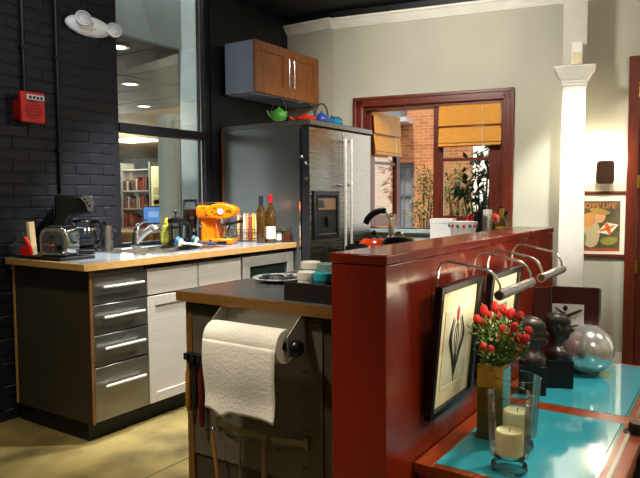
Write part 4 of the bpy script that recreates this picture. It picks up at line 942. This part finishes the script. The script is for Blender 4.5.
MB().lathe([(0, 0), (.028, 0), (.028, .14), (.014, .17), (.014, .2), (0, .2)], 20).build('bottle', mat('dark_green_glass', '1b2212', .1, coat=.6), t); MB().lathe([(0, .225), (.018, .223), (.018, .195), (0, .194)], 14).build('cap', BLACK, t)
t = thing('potted_spider_plant', 'spiky dark green plant in a pot behind the thermos', 'potted plant', bk_(478, -.12), TH)
MB().lathe([(0, 0), (.05, 0), (.065, .13), (.06, .13), (0, .11)], 20).build('pot', BLACKM, t)
rnd = random.Random(9)
for i in range(22):
    a = rnd.uniform(0, 2*pi); ln = rnd.uniform(.12, .2); up = rnd.uniform(.1, .22); mb = MB()
    d = Vector((cos(a), sin(a), 0)); sd = Vector((-sin(a), cos(a), 0))*.009; pts = [Vector((0, 0, .11))+d*ln*u+Vector((0, 0, up*u*(1.6-u*.9))) for u in (0, .35, .7, 1)]
    vs = []
    for k, q in enumerate(pts): w = (1, 1, .7, .05)[k]; vs += [q-sd*w, q+Vector((0, 0, -.003))*w, q+sd*w]
    mb.add(vs, [(3*k+j, 3*k+j+1, 3*k+j+4, 3*k+j+3) for k in range(3) for j in range(2)]).build('leaf', LEAFD, t, smooth=0)

# ------------------------------------------------------------------ white pillar, sconce, poster, door on the back wall
def pil(px, n): return onw(px, 150, n)[0]
pn = -.32
ps0, ps1 = onw(562.5, 90, pn)[0], onw(585.7, 90, pn)[0]; pc = (ps0+ps1)/2; hw = (ps1-ps0)/2
zcap0 = onw(575, 83, pn)[1]; zcap1 = onw(575, 66.5, pn)[1]
pi_ = thing('white_pillar', 'white square pillar with moulded capital by the poster', 'pillar', W(pc, pn+hw, 0), TH)
def sq(mb, z0, h0, z1, h1):
    return mb.add([(-h0,-h0,z0),(h0,-h0,z0),(h0,h0,z0),(-h0,h0,z0),(-h1,-h1,z1),(h1,-h1,z1),(h1,h1,z1),(-h1,h1,z1)], [(0,3,2,1),(4,5,6,7),(0,1,5,4),(1,2,6,5),(2,3,7,6),(3,0,4,7)])
sq(MB(), .2, hw*1.22, zcap0-.02, hw).build('shaft', WHITE, pi_, bevel=.004)
sq(sq(MB(), 0, hw*1.6, .15, hw*1.6), .15, hw*1.55, .2, hw*1.25).build('base', WHITE, pi_, bevel=.004)
cpx = sq(MB(), zcap0-.02, hw*1.08, zcap0, hw*1.1); sq(cpx, zcap0, hw*1.12, zcap0+.02, hw*1.15); sq(cpx, zcap0+.02, hw*1.15, zcap0+.1, hw*1.72); sq(cpx, zcap0+.1, hw*1.78, zcap1, hw*1.82)
cpx.build('capital', WHITE, pi_, bevel=.004)
sq(MB(), zcap1, hw*1.02, 2.86, hw*1.02).build('upper_block', mat('grey_white_paint', 'b9b6aa', .6), pi_)  # upper block is a greyer white than the shaft
q0, q1 = onw(571.5, 55, pn-.02), onw(582.5, 55, pn-.02); qz0, qz1 = zcap1, onw(576, 44, pn)[1]
sp_ = thing('wall_speaker', 'small white box speaker on top of the pillar capital', 'speaker', W(q0[0], pn-.02, zcap1), TH)
MB().box(0, q1[0]-q0[0], -.05, .018, 0, qz1-zcap1).build('cabinet', WHITE, sp_, bevel=.004); MB().box(.006, q1[0]-q0[0]-.006, -.053, -.05, .006, (qz1-zcap1)*.55).build('grille', mat('warm_grille', 'cdbf9c', .7), sp_)
# sconce
s0, z0 = onw(605, 184); s0, z1 = onw(605, 161)
sc_ = thing('wall_sconce', 'dark bronze wall sconce lighting the wall above the poster', 'wall light', W(s0, 0, z0), TH)
h_ = z1-z0; w_ = .062; SCM = mat('aged_bronze', '3a2418', .4, .5)
MB().prism([(-w_*.8, 0), (w_*.8, 0), (w_, .025), (w_, h_-.025), (w_*.8, h_), (-w_*.8, h_), (-w_, h_-.025), (-w_, .025)], 'y', -.1, -.092).build('shade', SCM, sc_, bevel=.002)
MB().box(-w_*.85, w_*.85, -.104, -.1, .03, .036).box(-w_*.85, w_*.85, -.104, -.1, h_-.036, h_-.03).build('shade_rib', SCM, sc_)
MB().box(-.02, .02, -.092, -.02, h_*.35, h_*.5).box(-.035, .035, -.02, 0, h_*.25, h_*.7).build('arm', SCM, sc_)
MB().ell((0, -.05, h_*.75), .02, .02, .03, 12, 8).build('bulb', mat('lit_bulb', 'fff2d8', .4, emit=30, ecol='ffe2b0'), sc_)
g = W(s0, -.06, z0+h_+.03); lamp('sconce_glow', 'POINT', g, None, 16, (1, .88, .66), .04)
# poster
a0, zb0 = onw(572, 257); a1, zt0 = onw(629, 190.5)
zt0 = 1.302; zb0 = onw(610, 257)[1]
po_ = thing('framed_poster', 'framed magazine cover print reading BOYS\' LIFE on the back wall', 'poster', W(a0, 0, zb0), TH)
pw, phh = a1-a0, zt0-zb0
MB().frame(0, pw, 0, phh, .022, -.025, 0, 'x').build('frame', MAHOG, po_, bevel=.002)
MB().box(.022, pw-.022, -.012, 0, .022, phh-.022).build('mount', mat('ivory_mount', 'e2dcc6', .7), po_)
xa, za_ = onw(577, 250); xb, zb1 = onw(620.5, 201)
x0_, x1_, y0_, y1_ = xa-a0, xb-a0, za_-zb0, zb1-zb0; pw2 = x1_-x0_; ph2 = y1_-y0_
art = MB().box(x0_, x1_, -.014, -.012, y0_, y1_).build('print', mat('print_ground', '3a3f2c', .6, col2='6a5a34', scale=14), po_)
def blob(cx, cy, rx, ry, cc, a=0, nn=18, lay=1):
    pts = []
    for i in range(nn):
        t_ = 2*pi*i/nn; u, v = rx*cos(t_)*(1+.08*sin(3*t_)), ry*sin(t_); pts.append((x0_+pw2*(cx+u*cos(a)-v*sin(a)), y0_+ph2*(cy+u*sin(a)+v*cos(a))))
    MB().prism(pts, 'y', -.014-.0006*lay, -.014-.0006*(lay-1)).build('print_shape', mat('ink_'+cc, cc, .6, col2=None), art, smooth=0)
blob(.3, .36, .24, .3, 'b5a57c', .2); blob(.25, .62, .2, .14, 'c98a4a', .4, lay=2); blob(.52, .68, .14, .12, 'd9a070', 0, lay=2); blob(.52, .79, .24, .06, 'a8843c', -.15, lay=3)
blob(.72, .45, .26, .13, 'e6dcc0', .3, 4, 3); blob(.72, .45, .05, .14, 'd8702a', .5, lay=4); blob(.7, .45, .2, .03, 'd8702a', .3, lay=4); blob(.75, .2, .2, .08, '8f8a3a', .1, lay=1); blob(.12, .22, .1, .16, '6a7a5a', 0, lay=2)
MB().box(x0_, x1_, -.0155, -.014, y0_, y0_+.018).build('print_band', mat('ink_rust', 'a8481c', .6), art)
text_mesh("BOYS'", pw2*.185, mat('ink_orange', 'd8742c', .6), art, (x0_+pw2*.3, -.0165, y1_-ph2*.1), (radians(90), 0, 0)); text_mesh('LIFE', pw2*.185, MATS['ink_orange'], art, (x0_+pw2*.74, -.0165, y1_-ph2*.1), (radians(90), 0, 0))
# door at the right
e0, ez = onw(629.5, 57)
dr = struct(MB().box(e0, e0+.075, -.03, 0, 0, ez).box(e0+.075, e0+.95, -.03, 0, ez-.09, ez).box(e0+.95, e0+1.03, -.03, 0, 0, ez).build('door_1', MAHOG, loc=K, rotz=TH, bevel=.003))
dl = MB().box(e0+.08, e0+.945, -.012, 0, .01, ez-.095).build('door_leaf', mat('door_wood', '5f2010', .35, col2='4a180b', scale=5, stretch=(16, 16, 1.4), coat=.2), dr)
for (za2, zb2) in ((.2, .95), (1.1, 2.0)): MB().box(e0+.2, e0+.82, -.018, -.012, za2, zb2).build('door_panel', MAHOG, dl, bevel=.004)
for py in (91, 182, 266): 
    hz = onw(634, py)[1]; MB().box(e0+.068, e0+.086, -.036, -.03, hz-.05, hz+.05).build('hinge', BRASS, dr)
struct(MB().box(pc+.2, e0, -.012, 0, 0, .09).build('baseboard_back', WHITE, loc=K, rotz=TH))
# second light switch none

# ------------------------------------------------------------------ pictures and picture lights on the red wall
def picture(label, yA_, yB_, zb, zt, lean, kind):
    t = thing('framed_print', label, 'picture', (RX1+.012, yA_, zb), group='botanical prints on the red wall', rot=(0, lean, 0))
    w, h = yB_-yA_, zt-zb
    MB().frame(0, w, 0, h, .024, 0, .026).build('frame', BLACK, t, bevel=.002)
    MB().box(.002, .012, .024, w-.024, .024, h-.024).build('mat_board', mat('cream_mat', 'd6cba4', .8), t)
    m0 = .085
    pr = MB().box(.012, .014, m0, w-m0, m0, h-m0-.01).build('print', mat('print_grey', 'b9b8a2', .8), t)
    MB().frame(m0-.004, w-m0+.004, m0-.004, h-m0-.006, .004, .012, .0145).build('print_border', mat('cream_line', 'e8dfc0', .8), t)
    INK = mat('plant_ink', '26261f', .7); c = w/2
    if kind == 0:
        for s in (-1, 1):
            for (o_, zt_) in ((.06, .72), (.042, .7), (.018, .66)):
                pts = smoothpath([(.0148, c+s*.002, h*.24), (.0148, c+s*o_*.5, h*.42), (.0148, c+s*o_, h*.56), (.0148, c+s*o_*.6, h*zt_)], 5)
                MB().tube(pts, [.0015+.0045*sin(pi*i/15) if o_ > .05 else .0016 for i in range(16)], 6).build('leaf_stroke', INK, pr)
        MB().tube([(.0148, c, h*.2), (.0148, c, h*.78)], .0018, 6).build('stem_stroke', INK, pr)
        MB().ell((.0148, c, h*.74), .002, .012, .03, 10, 6).build('red_bud', mat('bud_red', '8c1f1a', .7), pr)
    else:
        for i in range(5):
            a = (i-2)*.35; pts = smoothpath([(.0148, c, h*.28), (.0148, c+sin(a)*.05, h*.5), (.0148, c+sin(a)*.075, h*.68)], 5)
            MB().tube(pts, [.002+.006*sin(pi*j/10) for j in range(11)], 6).build('leaf_stroke', mat('grey_ink', '55544c', .7), pr)
        MB().box(.0142, .0146, m0+.02, w-m0-.02, m0+.03, h*.45).build('print_block', mat('grey_wash', '8d8b7c', .8), pr)
    return t
lean = radians(5)
picture('framed print of a dark plant, closer to the camera on red wall', 1.835, 2.215, .545, .985, lean, 0)
picture('framed grey print, farther along the red wall behind the flowers', 2.33, 2.71, .545, .975, lean, 1)
NICKEL = mat('satin_nickel', 'd2d2cf', .22, .75)
def picture_light(label, yc, hl):
    t = thing('picture_light', label, 'picture light', (RX1, yc, .975), group='chrome picture lights on the red wall')
    for s in (-1, 1):
        y = s*hl
        MB().tube(smoothpath([(.009, y, -.06), (.012, y, .0), (.02, y, .055), (.04, y, .078), (.08, y, .076), (.16, y, .062), (.2, y, .048), (.222, y, .015), (.225, y, -.012)], 5), .0045, 8).build('arm', NICKEL, t)
        MB().box(0, .009, y-.012, y+.012, -.09, -.03).build('wall_plate', NICKEL, t)
    MB().tube([(.225, -hl-.012, -.018), (.225, hl+.012, -.018)], .0165, 16).build('lamp_tube', NICKEL, t)
    for s in (-1, 1): MB().tube([(.225, s*(hl+.011), -.018), (.225, s*(hl+.016), -.018)], .0125, 16).build('end_cap', STEELD, t)
    MB().box(.206, .214, -hl*.8, hl*.8, -.036, -.031).build('bulb_slot', mat('bulb_glow', 'fff0d0', .4, emit=6, ecol='ffe0a8'), t)
    for s in (-1, 0, 1): lamp('picture_glow', 'SPOT', (RX1+.205, yc+s*hl*.7, .975-.04), (RX1+.01, yc+s*hl*.7, .975-.12), 1.05, (1, .85, .62), .03, 150, .5)
picture_light('chrome twin-arm picture light above the print closer to the camera', 2.11, .172)
picture_light('chrome twin-arm picture light farther along the red wall', 2.60, .16)

# ------------------------------------------------------------------ two side tables
TZ = .424
def table(label, y0, y1, glass_y0, glass_y1):
    x0, x1 = RX1+.004, -.255
    t = thing('side_table', label, 'table', (0, 0, 0), group='turquoise glass side tables')
    gx0, gx1 = -.775, -.335
    tb = MB()
    for (a, b, c, d) in ((x0, gx0, y0, y1), (gx1, x1, y0, y1), (gx0, gx1, y0, glass_y0), (gx0, gx1, glass_y1, y1)): tb.box(a, b, c, d, TZ-.035, TZ-.001)
    tb.build('top_frame', TABLEW, t, bevel=.0015)
    MB().box(gx0, gx1, glass_y0, glass_y1, TZ-.03, TZ-.016).build('under_board', TABLEW, t)
    gl = MB().box(gx0+.001, gx1-.001, glass_y0+.001, glass_y1-.001, TZ-.014, TZ).build('glass_top', TURQ, t, bevel=.001)
    MB().box(gx1+.001, gx1+.012, glass_y0, glass_y1, TZ-.02, TZ+.0005).build('glass_edge', GLEDGE, t)
    MB().box(gx1+.03, gx1+.042, glass_y0, glass_y1, TZ-.01, TZ+.0006).build('metal_inlay', STEEL, t)
    for (a, b) in ((x0+.01, y0+.01), (x1-.06, y0+.01), (x0+.01, y1-.06), (x1-.06, y1-.06)): MB().box(a, a+.05, b, b+.05, 0, TZ-.035).build('leg', TABLEW, t, bevel=.002)
    MB().box(x0+.02, x1-.02, y0+.02, y0+.035, TZ-.11, TZ-.035).box(x0+.02, x1-.02, y1-.035, y1-.02, TZ-.11, TZ-.035).build('apron', TABLEW, t)
    MB().box(x1-.03, x1-.015, y0+.06, y1-.06, TZ-.11, TZ-.035).build('apron', TABLEW, t)
table('side table with turquoise glass holding the candles and flower vase', 1.785, 2.57, 1.815, 2.515)
table('far side table with turquoise glass holding busts and silver ball', 2.571, 3.44, 2.605, 3.415)
# hurricane glasses with candles
def hurricane(label, candle_label, px, py):
    p = onz(px, py, TZ); w = (p-CAM).dot(_f)
    t = thing('hurricane_glass', label, 'candle holder', (p.x, p.y, TZ), group='glass hurricane candle holders')
    k = w/FPX; R_ = 22*k
    MB().lathe([(0, 0), (.05, 0), (.056, .008), (.053, .022), (.036, .032), (.03, .036), (.03, .042), (.045, .045), (0, .046)], 32).build('foot', CLEARF, t)
    MB().lathe([(.044, .045), (R_*.86, .052), (R_*.93, .12), (R_, .24), (R_+.001, .242), (R_*.995, .243)], 40).build('bowl', CLEAR, t)
    MB().tube([(R_*cos(2*pi*i/40), R_*sin(2*pi*i/40), .242) for i in range(41)], .0013, 6).build('rim', CLEARF, t)
    c_ = thing('pillar_candle', candle_label, 'candle', (p.x, p.y, TZ+.055), group='ivory candles')
    MB().lathe([(0, 0), (R_*.62, 0), (R_*.62, .066), (R_*.58, .071), (R_*.4, .067), (0, .066)], 32).build('wax', WAX, c_)
    MB().cyl((0, 0, .066), (.001, .001, .078), .0016, n=6).build('wick', BLACKM, c_)
hurricane('clear footed hurricane glass at the front of the near table', 'ivory pillar candle in the front hurricane glass', 509, 470)
hurricane('clear footed hurricane glass standing behind the front one', 'ivory pillar candle in the rear hurricane glass', 516.5, 447)
# vase and flowers
v0 = onz(476.5, 438, TZ); v1 = onz(505, 431, TZ)
vd = (v1-v0); vl = .088; va = 0
vz = thing('square_vase', 'tall square gold vase with olive bands holding red flowers', 'vase', (v0.x, v0.y, TZ), va)
VW, VH = vl, .262
bands = ((0, .1, OLIVE), (.1, .185, mat('dark_gold', '7d6a20', .3, .7)), (.185, VH, GOLD))
for z0, z1, M in bands:
    MB().box(0, VW, 0, .004, z0, z1).box(0, VW, VW*.98-.004, VW*.98, z0, z1).box(0, .004, .004, VW*.98-.004, z0, z1).box(VW-.004, VW, .004, VW*.98-.004, z0, z1).build('band', M, vz)
MB().box(.004, VW-.004, .004, VW*.98-.004, 0, .01).build('bottom', OLIVE, vz)
MB().box(VW, VW+.003, .004, VW*.98-.004, .02, VH-.01).build('glass_side', mat('teal_glass_side', '5fa9ac', .1, coat=.6), vz)  # table's turquoise reflection painted as a thin teal strip
top = Vector((v0.x, v0.y, TZ+VH))+Vector((cos(va), sin(va), 0))*VW*.5+Vector((-sin(va), cos(va), 0))*VW*.49
FL = [(484, 310), (495, 307), (488, 316), (498, 316), (503, 309), (511, 314), (482, 322), (490, 321), (520, 316), (514, 327), (503, 329), (497, 337), (507, 335), (510, 339), (518, 338), (528, 331), (525, 339), (483, 347), (491, 350), (505, 312), (477, 319)]
rnd = random.Random(11)
vw = (top-CAM).dot(_f)
LT = None; lf = MB()
for i, (px, py) in enumerate(FL):
    d = ray(px, py); q = CAM+d*(vw+rnd.uniform(-.05, .05)+( -.03 if py > 325 else .02)); 
    f_ = thing('red_flower', ('red bloom low over the gold vase rim' if py > 344 else 'red bloom at the right side of the vase bouquet' if px > 508 else 'red bloom along the top of the vase bouquet' if py < 318 else 'red bloom in the left middle of the vase bouquet'), 'flower', top-Vector((0, 0, .05)), group='red flowers in the gold vase')
    v = q-(top-Vector((0, 0, .05)))
    st = Vector((max(-.02, min(.02, v.x*.2)), max(-.015, min(.015, v.y*.2)), .05))
    MB().tube(smoothpath([st*.2, st, v*.6+Vector((0, 0, .02)), v], 4), .0025, 6).build('stem', LEAFG, f_)
    rr = rnd.uniform(.0115, .0155)
    q_ = v.normalized().to_track_quat('Z', 'Y').to_matrix()
    bl = MB().ell(v, rr, rr, rr*rnd.uniform(1.15, 1.5), 14, 10, q_)
    bl.v = [tuple(Vector(x)+Vector((rnd.uniform(-1, 1), rnd.uniform(-1, 1), rnd.uniform(-1, 1)))*.0009) for x in bl.v]
    bl.build('bloom', REDF, f_, smooth=80)
    for k in range(34):
        tt = rnd.uniform(.45, .95); c_ = v*tt+Vector((rnd.uniform(-1, 1), rnd.uniform(-1, 1), rnd.uniform(-1, .6)))*.027
        leafmesh(lf, c_-Vector((0, 0, .05)), rnd.uniform(.022, .034), .006, Vector((rnd.uniform(-1, 1), rnd.uniform(-1, 1), rnd.uniform(-.3, 1))), Vector((rnd.uniform(-.5, .5), rnd.uniform(-.5, .5), 1)))
fol = lf.build('bouquet_foliage', LEAFG, loc=top, smooth=0); tag(fol, 'small green leaves filling the red bouquet in the gold vase', 'foliage'); fol['kind'] = 'stuff'
# busts
def bust(label, px, py, s, face, beard):
    p = onz(px, py, TZ); t = thing('bronze_bust', label, 'bust', (p.x, p.y, TZ), face, group='dark bronze busts'); t.scale = (s, s, s)
    MB().box(-.052, .052, -.05, .05, 0, .115).build('plinth', BLACK, t, bevel=.002)
    rows = [(0, -.05, .05, .056), (.018, -.053, .053, .06), (.034, -.05, .047, .057), (.045, -.044, .037, .046), (.054, -.036, .026, .033), (.064, -.034, .022, .027), (.076, -.034, .024, .026),
            (.083, -.035, .038, .026), (.09, -.037, .045, .029), (.096, -.04, .043, .031), (.1, -.041, .046, .032), (.104, -.043, .043, .033), (.108, -.044, .047, .033), (.113, -.045, .045, .034),
            (.118, -.047, .045, .035), (.124, -.05, .045, .035), (.132, -.052, .044, .036), (.14, -.053, .042, .036), (.146, -.054, .042, .036), (.152, -.055, .048, .037), (.158, -.056, .048, .038),
            (.17, -.056, .046, .038), (.18, -.053, .038, .036), (.189, -.046, .026, .029), (.195, -.036, .012, .019), (.198, -.02, -.004, .008)]
    n = 40; vs = []; fs = []
    for (zz, xb, xf, hw_) in rows:
        if beard and .06 < zz < .112: xf += .013*sin(pi*(zz-.06)/.055); hw_ += .004
        cx_ = (xb+xf)/2-.004; 
        for k in range(n):
            a_ = 2*pi*k/n; x = cx_+(xf-cx_ if cos(a_) > 0 else cx_-xb)*cos(a_); y = hw_*sin(a_)
            if cos(a_) > 0:
                nose = max(0, 1-abs(zz-.124)/.022) if zz < .124 else max(0, 1-(zz-.124)/.028)
                if .112 < zz < .15: x += .019*nose*math.exp(-(y/.0075)**2)
                x -= .0075*math.exp(-((abs(y)-.0165)/.008)**2-((zz-.143)/.006)**2)
                if .1 < zz < .106: x += 0
            vs.append((x, y, .115+zz*.95))
    for r_ in range(len(rows)-1):
        for k in range(n): fs.append((r_*n+k, r_*n+(k+1) % n, (r_+1)*n+(k+1) % n, (r_+1)*n+k))
    fs += [tuple(reversed(range(n))), tuple((len(rows)-1)*n+k for k in range(n))]
    mb = MB().add(vs, fs)
    for q in (-1, 1): mb.ell((-.006, q*.0365, .115+.131*.95), .011, .005, .0165, 12, 8)
    mb.build('head_and_shoulders', BRONZE, t, smooth=75)
bust('dark bronze bearded bust on a black block, closer to the vase', 532, 391.5, 1.08, YAW-radians(18), True)
bust('dark bronze bust of a clean-shaven man next to the silver ball', 557.5, 385, 1.08, YAW-radians(10), False)
# silver ball
p = onz(587.5, 373, TZ); w = (p-CAM).dot(_f); R_ = 24.5*w/FPX
t = thing('silver_ball', 'large silvered glass ball on the far side table', 'ball', (p.x, p.y, TZ))
MB().ell((0, 0, R_), R_*1.0, R_*1.0, R_, 40, 24).build('globe', SILVER, t); MB().lathe([(.02, .0), (.03, .0), (.03, .006), (.022, .008)], 20).build('rest_ring', STEEL, t)
# dark red photo stand
q0 = onz(551, 365, TZ); q1 = onz(599, 366, TZ); hgt = .41
e_ = Vector((q1.x-q0.x, q1.y-q0.y, 0)); el_ = e_.length; ea = atan2(e_.y, e_.x)
fa = onz(550, 364, TZ); fa = Vector((-.755, fa.y*(-.755)/fa.x, TZ)); fd = YAW-radians(20)
t = thing('photo_folder', 'dark red upright photo folder with a black and white picture', 'photo stand', fa, fd)
el_ = .215; hgt = .4
MAR = mat('maroon_leather', '3f0f0e', .4, bump=.15)
MB().box(0, el_, 0, .02, 0, hgt).build('front_leaf', MAR, t, bevel=.002)
lf_ = MB().box(-.085, 0, 0, .012, 0, hgt-.004).build('side_leaf', MAR, t, bevel=.002, rotz=radians(25))
MB().box(el_, el_+.01, -.002, .022, 0, hgt-.004).build('metal_edge', STEEL, t); MB().box(-.002, .002, -.003, .002, 0, hgt).build('metal_edge', STEEL, t)
ph_ = MB().box(.006, .15, -.004, -.001, .14, .315).build('photo', mat('photo_white', 'dcdcd6', .5), t)
for (pts, r_) in (([(.03, .17), (.045, .22), (.06, .26)], .006), ([(.05, .25), (.09, .265), (.14, .29)], .008), ([(.05, .22), (.08, .2), (.13, .215)], .009), ([(.02, .3), (.05, .275), (.07, .27)], .005), ([(.07, .21), (.09, .17), (.12, .15)], .007), ([(.02, .2), (.05, .205), (.07, .24)], .006)):
    MB().tube(smoothpath([(x, -.005, z) for x, z in pts], 5), [r_*.6+r_*.4*sin(pi*i/10) for i in range(11)], 6).build('ink_stroke', BLACKM, ph_)
MB().ell((.066, -.005, .295), .011, .002, .014, 12, 6).build('ink_spot', BLACKM, ph_)
# floor-standing black canister at the right
cq = onz(638, 428, .44)
t = thing('floor_canister', 'tall black canister with dark wooden knob right of the side table', 'canister', (cq.x, cq.y, 0))
MB().lathe([(0, 0), (.055, 0), (.06, .01), (.052, .3), (.05, .42), (.046, .425), (.0, .42)], 32).build('cylinder', BLACKM, t)
MB().lathe([(.0535, .395), (.055, .4), (.0535, .405)], 32).build('ring', BLACK, t)
MB().lathe([(0, .42), (.03, .42), (.032, .45), (.026, .46), (0, .46)], 20).build('knob', mat('dark_wood_knob', '2c1a12', .4), t)
